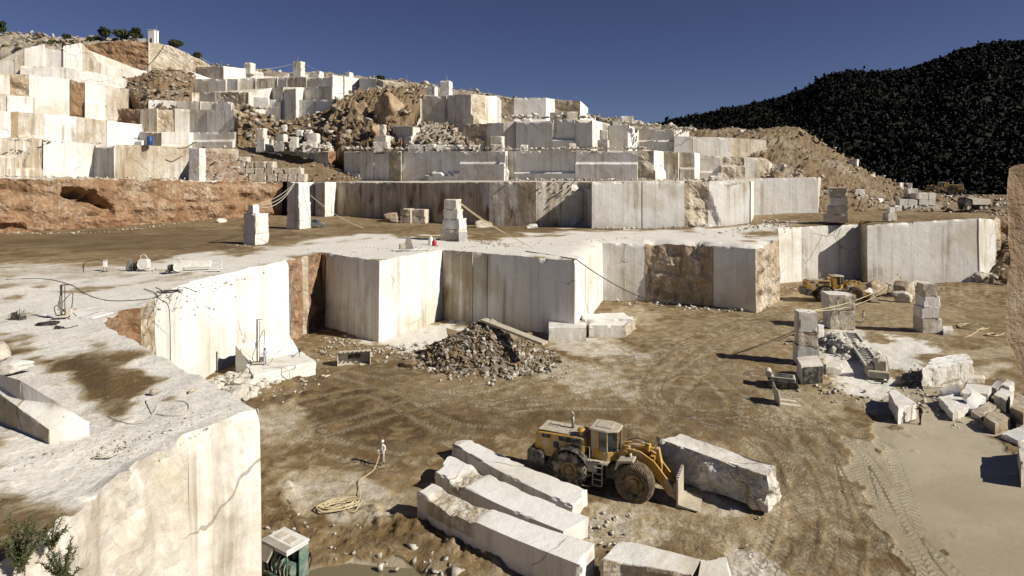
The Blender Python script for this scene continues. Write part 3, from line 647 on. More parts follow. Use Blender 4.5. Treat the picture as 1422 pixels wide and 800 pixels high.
# fourth tier
tier('quarry_bench', [(-140, 148, 154, 'w'), (-20, 154, 168, 'c'), (15, 155, 171, 'B'), (25, 155, 172, 'w'), (107, 162, 180, 's'), (148, 168, 184, 'w'), (197, 173, 190, 'k'), (199, 178, 200, 'k')], 29., 45, 24, .8)
tier('quarry_bench', [(190, 183, 190, 'c'), (224, 183, 184, 'g'), (262, 184, 187, 'w'), (268, 184, 190, 'g'), (326, 183, 186, 'k'), (330, 183, 200, 'k')], 28., 30, 25, .8)
tier('quarry_bench', [(143, 150, 206, 'R'), (196, 152, 201, 'g'), (219, 151, 200, 'b'), (243, 151, 202, 'c'), (262, 152, 203, 'g'), (326, 153, 198, 'B'), (342, 158, 200, 'B'), (372, 176, 206, 'k'), (375, 180, 214, 'k')], 30., 30, 26, .8)
tier('quarry_bench', [(398, 155, 220, 'c'), (423, 153, 222, 'g'), (470, 152, 211, 'k'), (472, 158, 220, 'k')], 28., 40, 27, .8)
tier('quarry_bench', [(546, 173, 188, 'g'), (574, 173, 182, 'w'), (586, 173, 190, 'k'), (586, 175, 200, 'k'), (614, 172, 200, 'g'), (700, 171, 186, 'k'), (715, 168, 186, 'b'), (717, 166, 184, 'c'), (798, 166, 176, 'c'), (822, 166, 173, 'w'), (836, 170, 186, 'k'), (846, 174, 186, 'c'), (872, 174, 183, 'w'), (886, 177, 190, 'k'), (887, 176, 192, 'c'), (936, 176, 188, 'c'), (957, 182, 190, 'k'), (940, 192, 188, 'k'), (942, 190, 186, 'c'), (962, 190, 185, 'c'), (1012, 191, 184, 's'), (1062, 196, 188, 'k')][:17], 27., 45, 28, .8)
tier('quarry_bench', [(936, 189, 184, 'c'), (962, 190, 183, 'c'), (1012, 191, 183, 's'), (1064, 195, 188, 'k')], 24., 40, 38, .8)
# fifth tier
tier('quarry_bench', [(-120, 92, 174, 'w'), (-20, 98, 187, 'c'), (14, 102, 190, 'B'), (40, 104, 192, 'w'), (98, 110, 197, 'T'), (118, 113, 199, 'w'), (146, 119, 202, 'w'), (178, 122, 206, 'k'), (180, 125, 216, 'k')], 38., 40, 29, .9)
tier('quarry_bench', [(170, 124, 212, 'g'), (206, 124, 208, 'B'), (236, 126, 212, 'B'), (250, 128, 216, 'w'), (290, 129, 224, 'k'), (292, 135, 235, 'k')], 37., 30, 30, .9)
tier('quarry_bench', [(271, 128, 222, 'g'), (300, 128, 218, 'c'), (345, 128, 214, 'g'), (378, 122, 224, 'g'), (411, 120, 214, 'w'), (422, 120, 222, 'g'), (461, 119, 214, 'k'), (462, 125, 228, 'k')], 37., 40, 31, .9)
tier('quarry_bench', [(570, 131, 216, 'w'), (585, 132, 207, 'g'), (620, 132, 204, 'g'), (654, 131, 198, 'w'), (692, 134, 212, 'k'), (696, 140, 222, 'k')], 36., 40, 32, .9)
tier('quarry_bench', [(690, 136, 226, 'r'), (714, 136, 224, 'c'), (757, 136, 222, 'w'), (770, 138, 230, 'c'), (805, 140, 226, 'w'), (826, 160, 236, 'k'), (828, 166, 246, 'k')], 36., 30, 33, .9)
# narrow rows between
tier('quarry_bench', [(28, 90, 203, 'w'), (70, 91, 205, 'c'), (104, 96, 207, 'w'), (142, 102, 210, 'c'), (176, 108, 214, 'k'), (178, 110, 222, 'k')], 44., 20, 40, .8)
tier('quarry_bench', [(-40, 128, 176, 'c'), (10, 131, 180, 'w'), (46, 133, 183, 'k'), (48, 136, 192, 'k')], 36., 20, 43, .8)
tier('quarry_bench', [(206, 139, 203, 'c'), (244, 140, 205, 'g'), (300, 141, 204, 'w'), (322, 142, 202, 'k'), (325, 144, 212, 'k')], 42., 20, 44, .8)
tier('quarry_bench', [(350, 140, 222, 'c'), (388, 138, 220, 'g'), (440, 137, 215, 'w'), (464, 137, 212, 'k'), (466, 140, 222, 'k')], 40., 20, 45, .8)
# sixth tier
tier('quarry_bench', [(-120, 70, 192, 'T'), (-20, 78, 207, 'g'), (20, 82, 209, 's'), (34, 66, 210, 'w'), (62, 60, 212, 'c'), (88, 64, 213, 'w'), (114, 60, 216, 's'), (140, 88, 219, 'c'), (186, 96, 224, 'c'), (205, 98, 227, 'k'), (207, 102, 240, 'k')], 44., 40, 34, .9)
tier('quarry_bench', [(195, 96, 236, 'w'), (262, 98, 244, 'w'), (300, 112, 250, 'k'), (302, 116, 258, 'k')], 44., 40, 35, .9)
tier('quarry_bench', [(270, 110, 242, 'w'), (330, 110, 236, 'k'), (332, 109, 240, 'g'), (385, 107, 238, 'g'), (398, 107, 236, 'g'), (462, 104, 228, 'w'), (499, 109, 238, 'k'), (500, 109, 234, 'c'), (524, 110, 231, 's'), (532, 113, 229, 'r'), (592, 118, 234, 'k'), (600, 126, 240, 'k')], 42., 40, 36, .9)
# top tiers
tier('quarry_bench', [(117, 62, 236, 'T'), (160, 57, 238, 'T'), (206, 58, 240, 'k'), (209, 58, 243, 'w'), (235, 63, 248, 'w'), (262, 75, 252, 'w'), (300, 95, 260, 'k'), (302, 100, 268, 'k')], 44., 40, 37, .9)
tier('quarry_bench', [(270, 93, 254, 'g'), (310, 92, 248, 'w'), (345, 96, 260, 'w'), (366, 100, 262, 'w'), (430, 103, 264, 'k'), (435, 104, 272, 'k')], 48., 30, 39, .9)
# the natural hill behind the topmost faces
def sheet(name, rows, seed, amp, tint, nx=90, ny=6, mat=None, smooth=False, kind='structure'):
    rows = [np.array([P(*q) for q in r]) for r in rows]            # each row a list of sightings with the same count
    M = []
    for r in rows:
        s = np.linspace(0, len(r)-1, nx); i = np.minimum(s.astype(int), len(r)-2); f = (s-i)[:, None]; M.append(r[i]*(1-f)+r[i+1]*f)
    M = np.array(M); s = np.linspace(0, len(rows)-1, (len(rows)-1)*ny+1); i = np.minimum(s.astype(int), len(rows)-2); f = (s-i)[:, None, None]
    A = M[i]*(1-f)+M[i+1]*f; n, m = A.shape[:2]; V = A.reshape(-1, 3)
    d = fbm(V*.16+seed, 6, seed, .66)*amp+np.abs(fbm(V*.5+seed, 4, seed+9, .65))*amp*.7; V = V+np.column_stack([d*.3, -d*.4, d])
    low = V.copy(); low[:, 2] -= 6
    k = (np.arange(n-1)[:, None]*m+np.arange(m-1)[None]).ravel(); q = np.column_stack([k, k+1, k+m+1, k+m])
    N = len(V); ed = [(a, a+1) for a in range(m-1)]+[((n-1)*m+a+1, (n-1)*m+a) for a in range(m-1)]+[((a+1)*m, a*m) for a in range(n-1)]+[(a*m+m-1, (a+1)*m+m-1) for a in range(n-1)]
    qs = np.array([(b, a, a+N, b+N) for a, b in ed])
    t = np.array(tint)*(1+.5*fbm(V*.1, 3, seed+2))[:, None]
    return mk(name, np.vstack([V, low]), np.vstack([q, q[:, ::-1]+N, qs]), mat or RUBBLE, tint=np.clip(np.vstack([t, t])*np.array([1.28, .6, .1]), 0, 1), kind=kind, smooth=smooth), V
hill, HV = sheet('hill', [[(-150, 75, 215), (0, 66, 232), (60, 66, 234), (110, 66, 238), (200, 62, 250), (290, 98, 268), (370, 103, 272), (520, 113, 262), (600, 124, 262), (700, 140, 256), (820, 164, 250), (880, 174, 215), (960, 184, 208)],
          [(-150, 46, 240), (0, 48, 250), (60, 50, 254), (110, 54, 256), (200, 55, 262), (290, 93, 280), (370, 99, 286), (520, 110, 280), (600, 119, 280), (700, 137, 275), (820, 163, 270), (880, 172, 232), (960, 182, 226)],
          [(-150, 60, 330), (0, 66, 340), (60, 66, 340), (110, 70, 340), (200, 80, 340), (290, 110, 340), (370, 120, 340), (520, 130, 340), (600, 140, 340), (700, 150, 340), (820, 180, 340), (880, 190, 320), (960, 200, 300)]], 41, 2.2, (.5, .12, .85), 260, 8)
# spoil slope falling to the right from the benches, and the smaller talus slopes between them
spoil, SV = sheet('hillside', [[(955, 243, 178), (1040, 245, 176), (1075, 247, 168), (1150, 300, 152), (1200, 300, 158), (1262, 300, 170)],
                    [(955, 215, 190), (1035, 216, 188), (1080, 222, 184), (1150, 262, 168), (1205, 276, 172), (1264, 284, 182)],
                    [(945, 190, 200), (1030, 188, 204), (1090, 190, 204), (1160, 232, 186), (1215, 256, 186), (1262, 272, 195)],
                    [(925, 181, 222), (1020, 181, 226), (1112, 180, 222), (1160, 214, 208), (1215, 247, 205), (1262, 266, 215)],
                    [(925, 196, 270), (1020, 196, 270), (1112, 200, 260), (1160, 232, 250), (1215, 256, 250), (1262, 272, 250)]], 43, 2.4, (.75, .22, .8), 260, 22)
talus, TV = sheet('hillside', [[(330, 206, 190), (400, 208, 191), (470, 209, 189)], [(330, 174, 197), (390, 190, 198), (470, 178, 199)], [(326, 150, 203), (390, 168, 207), (470, 150, 208)]], 44, 2., (.8, .3, .9), 140, 24)
talus2, TV2 = sheet('hillside', [[(440, 209, 190), (500, 209, 185), (555, 208, 181)], [(450, 178, 195), (500, 172, 193), (560, 180, 190)], [(468, 142, 204), (520, 132, 206), (584, 134, 206)], [(500, 133, 222), (540, 128, 224), (590, 122, 226)]], 45, 3.6, (.85, .32, 1.), 140, 26)
talus3, TV3 = sheet('hillside', [[(560, 209, 179), (615, 209, 174), (670, 209, 170)], [(575, 190, 184), (620, 190, 184), (650, 198, 182)], [(585, 172, 196), (612, 172, 196), (632, 180, 196)]], 46, 1.2, (.45, .08, .9), 120, 16)
talus4, TV4 = sheet('hillside', [[(196, 151, 204), (226, 151, 203), (256, 151, 205)], [(178, 122, 212), (222, 112, 214), (266, 124, 218)], [(170, 108, 224), (225, 99, 228), (270, 108, 232)], [(170, 108, 240), (225, 100, 244), (270, 108, 244)]], 47, 1.8, (.8, .4, .9), 120, 18)
talus5, TV5 = sheet('hillside', [[(262, 249, 158), (300, 249, 160), (345, 249, 164)], [(268, 226, 163), (300, 226, 165), (332, 232, 167)], [(272, 205, 168), (300, 206, 170), (325, 206, 174)]], 48, 1.2, (.6, .95, .9), 60, 12)
ramp, RV = sheet('ramp', [[(318, 251, 170), (400, 251, 172), (470, 251, 172), (500, 252, 172)], [(318, 224, 177), (400, 232, 177), (470, 243, 176), (500, 251, 175)], [(318, 203, 186), (400, 213, 186), (470, 234, 182), (500, 251, 178)]], 49, .8, (.9, .2, .8), 120, 12)
spoil2, SV2 = sheet('hillside', [[(1255, 296, 156), (1300, 298, 152), (1350, 296, 150), (1400, 300, 146), (1440, 306, 146)], [(1262, 272, 176), (1290, 268, 176), (1330, 282, 172), (1400, 284, 170), (1440, 284, 170)], [(1250, 268, 205), (1290, 266, 205), (1330, 272, 205), (1400, 274, 205), (1440, 274, 205)]], 50, 1.3, (.75, .2, .8), 80, 9)
talus6, TV6 = sheet('hillside', [[(1340, 396, 124), (1385, 402, 118), (1450, 410, 112), (1540, 420, 108)], [(1372, 352, 132), (1395, 345, 128), (1450, 345, 126), (1540, 345, 126)], [(1384, 306, 140), (1400, 302, 138), (1450, 298, 142), (1540, 298, 146)], [(1384, 303, 150), (1400, 298, 150), (1450, 296, 152), (1540, 296, 156)]], 51, 1.6, (.7, .2, .85), 90, 14)
# brown rock overhanging close at the right edge
X_, Fc_, rr_, w_ = gbox_geo([(9.36, 11.6), (11.2, 12.0), (12.6, 13.8), (11.05, 13.0)], (17.95, 14.4, 14.4, 18.0), (21.27, 21.6, 21.6, 21.2), cell=.09, amp=.16, seed=61, chip=.12, ramp=.3, big=.2)
X2_, Fc2_, _, _ = gbox_geo([(11.2, 11.6), (13.5, 11.6), (14.2, 13.5), (12.1, 13.5)], -1, (14.7, 15, 15, 14.7), cell=.6, amp=.3, seed=62)
mk('cliff', np.vstack([X_, X2_]), [list(f) for f in Fc_]+[[i+len(X_) for i in f] for f in Fc2_], ROCK, tint=(.8, .35, .75), kind='structure')

# ---- wooded mountain
sky = [(700, 210), (800, 196), (880, 178), (920, 170), (960, 160), (1000, 153), (1050, 142), (1090, 133), (1120, 121), (1150, 102), (1180, 98), (1210, 99), (1250, 97), (1290, 86), (1330, 70), (1370, 60), (1400, 58), (1440, 58), (1520, 70), (1700, 110)]
def mountain():
    xs = np.linspace(700, 1700, 200); ys = np.interp(xs, [s[0] for s in sky], [s[1] for s in sky])+4
    rows = []
    for k, (v, Y) in enumerate(((0, 330), (.12, 380), (.35, 470), (.6, 560), (.82, 640), (1., 720), (.6, 860), (0., 1000))):
        h = (HY-ys)*720/F+8.
        x = (xs-CX)/F
        r = np.column_stack([x*Y, np.full_like(xs, Y), CZ-8+h*v+(0 if k else -14)]); rows.append(r)
    A = np.array(rows); s = np.linspace(0, 7, 71); i = np.minimum(s.astype(int), 6); f = (s-i)[:, None, None]; A = A[i]*(1-f)+A[i+1]*f
    n, m = A.shape[:2]; V = A.reshape(-1, 3); V[:, 2] += fbm(V*.012, 5, 71)*14*np.clip((V[:, 1]-330)/120, 0, 1)*np.clip(abs(V[:, 1]-720)/120, .15, 1)
    k = (np.arange(n-1)[:, None]*m+np.arange(m-1)[None]).ravel()
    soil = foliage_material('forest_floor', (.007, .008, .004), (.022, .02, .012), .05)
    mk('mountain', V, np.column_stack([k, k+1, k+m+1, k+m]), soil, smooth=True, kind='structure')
    rng = np.random.default_rng(72); B = V.reshape(n, m, 3)
    N = 19000; a = rng.uniform(0, 51.5, N); b = rng.uniform(0, m-1.01, N); a = np.where(rng.random(N) < .10, rng.uniform(47, 51.5, N), a)
    ia, ib = a.astype(int), b.astype(int); fa, fb = (a-ia)[:, None], (b-ib)[:, None]
    C = (B[ia, ib]*(1-fa)+B[ia+1, ib]*fa)*(1-fb)+(B[ia, ib+1]*(1-fa)+B[ia+1, ib+1]*fa)*fb
    protos = []
    for q in range(14):                         # a crown of ragged leaf clumps, open towards the top
        cl = rng.normal(size=(7, 3))*np.array([.5, .5, .42]); W = []
        for e in range(36):
            d = rng.normal(size=3); d /= np.linalg.norm(d); p = cl[rng.integers(7)]+d*.42*rng.random()**.4
            a = rng.normal(size=3); a /= np.linalg.norm(a); c = np.cross(a, rng.normal(size=3)); c /= np.linalg.norm(c); z_ = rng.uniform(.22, .46)
            W += [p-a*z_, p-c*z_*.8, p+a*z_, p+c*z_*.8]
        protos.append((np.array(W), np.arange(len(W)).reshape(-1, 4)))
    Vs, Fs, Ns = [], [], []; o = 0
    for c in C:
        W, Fc = protos[rng.integers(14)]; s = rng.uniform(1.5, 3.1)*(1.6 if rng.random() < .06 else 1)
        Wl = (W*np.array([s, s, s*rng.uniform(.8, 1.5)])) @ rotz(rng.uniform(0, 6.3)).T; Nn = Wl/s+np.array([0, 0, .15]); Ns.append(Nn/(np.linalg.norm(Nn, axis=1)[:, None]+1e-6)); Vs.append(Wl+c+np.array([0, 0, s*.55])); Fs.append(Fc+o); o += len(W)
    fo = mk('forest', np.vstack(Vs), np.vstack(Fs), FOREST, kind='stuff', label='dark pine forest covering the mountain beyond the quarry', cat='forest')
    at = fo.data.attributes.new('soft', 'FLOAT_VECTOR', 'POINT'); at.data.foreach_set('vector', np.vstack(Ns).astype(np.float32).ravel())
mountain()
# =================================================================== THINGS
def W(px, Y): return px*Y/F                    # metres spanned by a sighting width at a distance
def top_block(name, px, z, z0, label, cat='block', group=None, **k):
    return block(name, toppx(px, z) if np.isscalar(z) else [G(x, y, zz)[:2] for (x, y), zz in zip(px, z)], z0, z, label, cat, group, **k)
def face_block(x0, x1, y0, y1, Y, label, depth=None, rz=0., z0=None, name='marble_block', cat='block', group=None, **k):
    a, b = P(x0, y1, Y), P(x1, y0, Y); w = b[0]-a[0]; d = depth or w*.8
    cx, cy = (a[0]+b[0])/2, Y+d/2
    return block(name, quad(cx, cy, w, d, rz), a[2] if z0 is None else z0, b[2], label, cat, group, **k)
ORD = ['bottom', 'second from the bottom', 'third from the bottom', 'fourth from the bottom', 'fifth from the bottom']
def stack(x, ybase, z, items, where, group, depth=None, seed=0, rz=.25, Y=None):
    g = G(x, ybase, z) if Y is None else np.array([(x-CX)*Y/F, Y, z])
    Y = g[1]; zc = z; n = len(items); tops = []
    for i, (x0, x1, yt, style, word) in enumerate(items):
        w = W(x1-x0, Y); zt = CZ-(yt-HY)*Y/F; cx = ((x0+x1)/2-CX)*Y/F
        pos_ = 'topmost' if i == n-1 and n > 1 else ORD[i]
        k = dict(amp=.05, tint=(.1, 0, .12))
        if style == 'r': k = dict(amp=.10, rough_sides=('v0', 'u1'), ramp=.22, tint=(.12, 0, .3))
        if style == 'b': k = dict(amp=.06, tint=(.55, .05, .3))
        dd = (depth or w*.85)
        ob = block('marble_block', quad(cx+random.uniform(-.04, .04), Y+dd/2, w*.93, dd, rz+random.uniform(-.06, .06)), zc-.01, zt, f'{word} marble block, {pos_} in the {where}', 'block', group, seed=seed+i, cell=max(.18, w/14), chip=.16, **k)
        zc = zt; tops.append(zt)
    return g, zc

RIMC = simple('rim_paint', (.27, .17, .055), .7, 0, .4, .5, 3.)
# ---- wheel loader ---------------------------------------------------------------------------
def make_wheel(root, x, y, chained):
    Rw, wd = 1.32, .98
    tm = MB(); pr = [(.62, -.36), (.80, -.47), (1.10, -.49), (1.24, -.44), (1.30, -.30), (1.32, 0), (1.30, .30), (1.24, .44), (1.10, .49), (.80, .47), (.62, .36)]
    tm.lathe(pr, (x, y, Rw), 'y', 40)
    if not chained:
        for i in range(22):
            t = 2*math.pi*i/22
            for s in (-1, 1):
                c = Vector((x+1.31*math.cos(t+s*.07), y+s*.24, Rw+1.31*math.sin(t+s*.07)))
                tm.box(c, (.17, .44, .09), .01, Matrix.Rotation(-(t-math.pi/2), 3, 'Y') @ Matrix.Rotation(s*.4, 3, 'Z'))
    ty = tm.build('tyre', RUBBER, root)
    if chained:
        ch = MB()
        for i in range(40):
            t0, t1 = 2*math.pi*i/40, 2*math.pi*(i+1)/40
            prof = [(.86, -.50), (1.10, -.53), (1.27, -.47), (1.34, -.30), (1.36, -.1), (1.36, .1), (1.34, .3), (1.27, .47), (1.10, .53), (.86, .50)]
            q = lambda r, h, t: (x+r*math.cos(t), y+h, Rw+r*math.sin(t))
            for (r0, h0), (r1, h1) in zip(prof[:-1], prof[1:]):
                ch.bar(q(r0, h0, t0), q(r1, h1, t1), .05, .05, 0); ch.bar(q(r0, h0, t1), q(r1, h1, t0), .05, .05, 0)
        ch.build('tyre_chain', CHAIN, ty)
    for s in (-1, 1):
        rm = MB(); rm.lathe([(.66, s*.38), (.62, s*.44), (.56, s*.36), (.34, s*.24), (.30, s*.34), (.16, s*.36), (.001, s*.36)], (x, y, Rw), 'y', 24)
        for i in range(10):
            t = 2*math.pi*i/10; rm.cyl((x+.44*math.cos(t), y+s*.26, Rw+.44*math.sin(t)), (x+.44*math.cos(t), y+s*.32, Rw+.44*math.sin(t)), .035, 6)
        rm.build('rim', RIMC, ty)
def make_loader(label, loc, rz, forks=True):
    o = empty('wheel_loader', loc, rz, label, 'wheel loader', 'yellow wheel loaders in the quarry')
    for x in (-2.4, 2.4):
        for y in (-1.32, 1.32): make_wheel(o, x, y, x > 0)
    b = MB(); b.box((-2.6, 0, 1.45), (4.2, 1.5, .9)); b.box((1.5, 0, 1.35), (2.9, 1.3, 1.0)); b.cyl((-.35, 0, .9), (-.35, 0, 2.1), .34, 12)
    b.box((-2.4, 0, 1.32), (.5, 2.2, .45)); b.box((2.4, 0, 1.32), (.5, 2.2, .45)); b.build('chassis', DARK, o)
    b = MB(); b.prism([(-5.25, 1.75), (-5.35, 2.3), (-5.25, 3.35), (-5.05, 3.5), (-1.55, 3.62), (-1.4, 3.5), (-1.4, 1.9), (-3.0, 1.8)], -1.12, 1.12, bev=.06)
    hood = b.build('engine_hood', YELLOW, o)
    b = MB(); b.box((-3.45, 0, 3.63), (3.3, 1.9, .05), .02); b.box((-4.2, .35, 3.68), (.9, .8, .06)); b.box((-2.3, -.3, 3.69), (.8, .9, .06)); b.build('hood_lid', DUSTY, hood)
    b = MB()
    for y in (-1.13, 1.13):
        b.box((-2.5, y, 3.3), (1.8, .03, .36), .01); b.box((-4.4, y, 3.32), (.7, .03, .3), .01); b.box((-3.6, y, 2.75), (.45, .03, .5), .01); b.box((-2.1, y, 2.7), (.7, .03, .7), .01)
        for k in range(5): b.box((-2.5, y*1.012, 3.16+k*.07), (1.7, .02, .02), 0)
    for k in range(7): b.box((-5.33, 0, 2.3+k*.14), (.06, 1.7, .05), 0)
    b.build('grille', DARK, hood)
    b = MB(); b.prism([(-5.75, 1.05), (-5.85, 1.3), (-5.85, 2.1), (-5.6, 2.25), (-4.6, 2.15), (-4.4, 1.3), (-4.6, .95)], -1.45, 1.45, bev=.07); b.build('counterweight', DARK, o)
    b = MB()
    for s in (-1, 1):
        for k in range(6):
            t0, t1 = R(25+k*23), R(25+(k+1)*23); q = lambda t: (-2.4+1.55*math.cos(t), s*1.32, 1.32+1.55*math.sin(t))
            b.bar(q(t0), q(t1), 1.05, .05, .01)
        b.build('rear_fender', DARK, o); b = MB()
    b = MB(); b.box((-.55, 0, 2.12), (2.0, 2.9, .12), .03); b.box((-.9, 1.25, 1.75), (1.1, .45, .65), .04); b.box((-.9, -1.25, 1.75), (1.1, .45, .65), .04); b.build('platform', DUSTY, o)
    # cab
    cabplan = [(-.95, -.85), (.25, -.95), (.95, -.55), (.95, .55), (.25, .95), (-.95, .85)]
    b = MB(); b.prism([(x*.99, y*.99) for x, y in cabplan], 2.18, 2.85, 'z', .03); cab = b.build('cab', YELLOW2, o)
    b = MB()
    for x, y in cabplan: b.bar((x*.97, y*.97, 2.8), (x*.97, y*.97, 4.25), .10, .10)
    b.box((-.93, 0, 3.5), (.06, 1.6, 1.4)); b.bar((-.9, -.86, 3.5), (-.35, -.9, 3.5), .05, 1.45); b.bar((-.9, .86, 3.5), (-.35, .9, 3.5), .05, 1.45); b.build('cab_pillars', YELLOW, cab)
    b = MB()
    for (x0, y0), (x1, y1) in zip(cabplan, cabplan[1:]):
        b.bar((x0*.95, y0*.95, 3.55), (x1*.95, y1*.95, 3.55), .03, 1.42, 0)
    b.build('window', GLASS, cab)
    b = MB(); b.prism([(x*1.13-.02, y*1.13) for x, y in cabplan], 4.24, 4.40, 'z', .05); b.box((-.1, 0, 4.43), (1.2, 1.1, .07), .03); b.build('roof', DUSTY, cab)
    b = MB(); b.box((.1, 0, 3.0), (.5, .5, .7), .08); b.box((-.15, 0, 3.35), (.14, .46, .75), .05); b.cyl((.55, 0, 2.9), (.42, 0, 3.35), .03, 6); b.cyl((.40, 0, 3.36), (.43, 0, 3.38), .18, 12); b.build('driver_seat', DARK, cab)
    # exhaust, air cleaner, rails, ladder, mirrors, lamps
    b = MB(); b.cyl((-2.75, .25, 3.6), (-2.75, .25, 4.55), .12, 12); b.tube([(-2.75, .25, 4.5), (-2.75, .25, 4.75), (-2.9, .25, 4.9)], .09, 8); b.build('exhaust_pipe', STEEL, o, smooth=True)
    b = MB(); b.cyl((-1.75, -.7, 3.5), (-1.75, -.7, 4.05), .16, 12); b.lathe([(.001, .62), (.2, .58), (.33, .42), (.30, .36), (.001, .36)], (-1.75, -.7, 3.6), 'z', 16); b.build('air_intake', YELLOW, o)
    for s in (-1, 1):
        b = MB()
        b.tube([(-1.5, s*1.4, 2.18), (-1.5, s*1.4, 3.15), (-.9, s*1.42, 3.2), (-.9, s*1.42, 2.18)], .03, 6, 1); b.build('handrail', DUSTY, o); b = MB()
        b.tube([(.2, s*1.38, 2.18), (.2, s*1.38, 3.0), (.42, s*1.36, 3.0), (.42, s*1.36, 2.18)], .025, 6, 1); b.build('handrail', DUSTY, o)
        b = MB()
        for x in (-.65, .05): b.bar((x, s*1.5, .55), (x, s*1.42, 2.1), .06, .12)
        for k in range(4): b.box((-.3, s*(1.5-.02*k), .6+k*.42), (.7, .22, .05), .01)
        b.build('ladder', DUSTY, o)
        b = MB(); b.tube([(.75, s*.9, 4.0), (1.3, s*1.25, 3.95), (1.35, s*1.3, 3.6)], .025, 6, 2); b.box((1.36, s*1.3, 3.45), (.08, .26, .42), .03); b.build('mirror', DARK, o)
        b = MB(); b.box((2.0, s*.95, 2.95), (.14, .3, .24), .03); b.bar((2.0, s*.8, 2.5), (2.0, s*.95, 2.9), .06); b.build('headlight', CREAM, o)
        b = MB(); b.prism([(1.0, 2.1), (1.25, 2.75), (2.35, 2.95), (2.4, 2.8), (1.4, 2.6), (1.15, 2.05)], s*.85 if s > 0 else -1.75, 1.75 if s > 0 else -.85, bev=.02); b.build('front_fender', DUSTY, o)
        # lift arm
        arm = [(1.25, 3.05), (1.55, 3.3), (2.6, 3.22), (3.6, 2.7), (4.6, 1.55), (5.15, .75), (4.95, .42), (4.6, .5), (3.9, 1.35), (3.1, 2.2), (2.3, 2.62), (1.5, 2.6)]
        b = MB(); b.prism(arm, s*.52 if s > 0 else -.66, .66 if s > 0 else -.52, bev=.03); b.cyl((1.5, s*.45, 2.95), (1.5, s*.75, 2.95), .2, 12); b.cyl((4.95, s*.45, .65), (4.95, s*.75, .65), .17, 12); b.build('lift_arm', YELLOW, o)
        b = MB(); b.cyl((1.1, s*.42, 1.3), (2.5, s*.46, 1.95), .15, 10); b.cyl((2.5, s*.46, 1.95), (3.4, s*.5, 2.3), .08, 8); b.build('lift_cylinder', STEEL, o)
    b = MB(); b.prism([(.75, 1.6), (.8, 2.6), (1.2, 3.35), (1.75, 3.4), (2.2, 2.2), (2.9, 1.7), (2.9, 1.2), (.75, 1.2)], -.48, .48, bev=.04); b.build('front_frame', YELLOW, o)
    b = MB(); b.cyl((1.5, 0, 3.3), (3.0, 0, 3.35), .2, 12); b.cyl((3.0, 0, 3.35), (3.75, 0, 3.3), .1, 10); b.box((3.05, 0, 3.35), (.3, .6, .45), .05); b.build('tilt_cylinder', YELLOW, o)
    b = MB(); b.prism([(3.6, 3.45), (3.85, 3.45), (4.05, 2.4), (4.0, 1.2), (3.75, 1.2), (3.75, 2.3)], -.2, .2, bev=.03); b.bar((3.85, 0, 1.35), (5.05, 0, 1.2), .22, .22); b.bar((3.3, -.5, 2.5), (3.3, .5, 2.5), .3, .3); b.build('linkage', YELLOW, o)
    b = MB(); b.tube([(1.4, .2, 3.45), (2.2, .3, 3.75), (3.1, .25, 3.6)], .035, 6); b.tube([(1.4, -.2, 3.45), (2.3, -.3, 3.7), (3.2, -.25, 3.6)], .035, 6); b.tube([(1.0, -.3, 2.9), (1.5, -.62, 3.55), (2.2, -.5, 3.5)], .03, 6); b.build('hydraulic_hose', HOSED, o)
    if forks:
        b = MB(); b.box((5.28, 0, 1.1), (.16, 2.2, 1.8), .03)
        for k in range(7): b.box((5.28, -.9+k*.3, 2.05), (.2, .16, .14), .02)
        b.box((5.1, .6, .9), (.3, .2, 1.1)); b.box((5.1, -.6, .9), (.3, .2, 1.1)); b.prism([(5.2, .06), (5.2, .3), (5.6, .22), (6.7, .1), (6.7, .05)], -1.1, 1.1, bev=.01)
        b.build('quarry_fork', DUSTY, o)
    else:
        b = MB(); pr = [(4.9, .25), (4.75, .9), (5.0, 1.55), (5.35, 1.6), (5.15, 1.0), (5.3, .45), (5.9, .2), (6.6, .08), (6.6, .02), (5.4, .05)]
        b.prism(pr, -1.65, 1.65, bev=.01); b.prism([(4.9, .25), (4.75, .9), (5.0, 1.55), (6.4, .15)], -1.7, -1.64, bev=0); b.prism([(4.9, .25), (4.75, .9), (5.0, 1.55), (6.4, .15)], 1.64, 1.7, bev=0); b.build('bucket', DUSTY, o)
    return o
LZ = R(-25)
loader = make_loader('big dusty yellow wheel loader with chained front tyres lifting at a rough marble block', (6.55, 42.15, 0), LZ); loader.scale = (.93, .93, .93)
g = G(1166, 419, 0); make_loader('yellow wheel loader parked by boulders at the foot of the far pale wall', (g[0], g[1]+1., 0), R(-6), False)
g = P(1308, 271, 189); make_loader('yellow wheel loader half hidden behind rubble above the white block stockpile', (g[0], g[1], g[2]-.4), R(160), False)

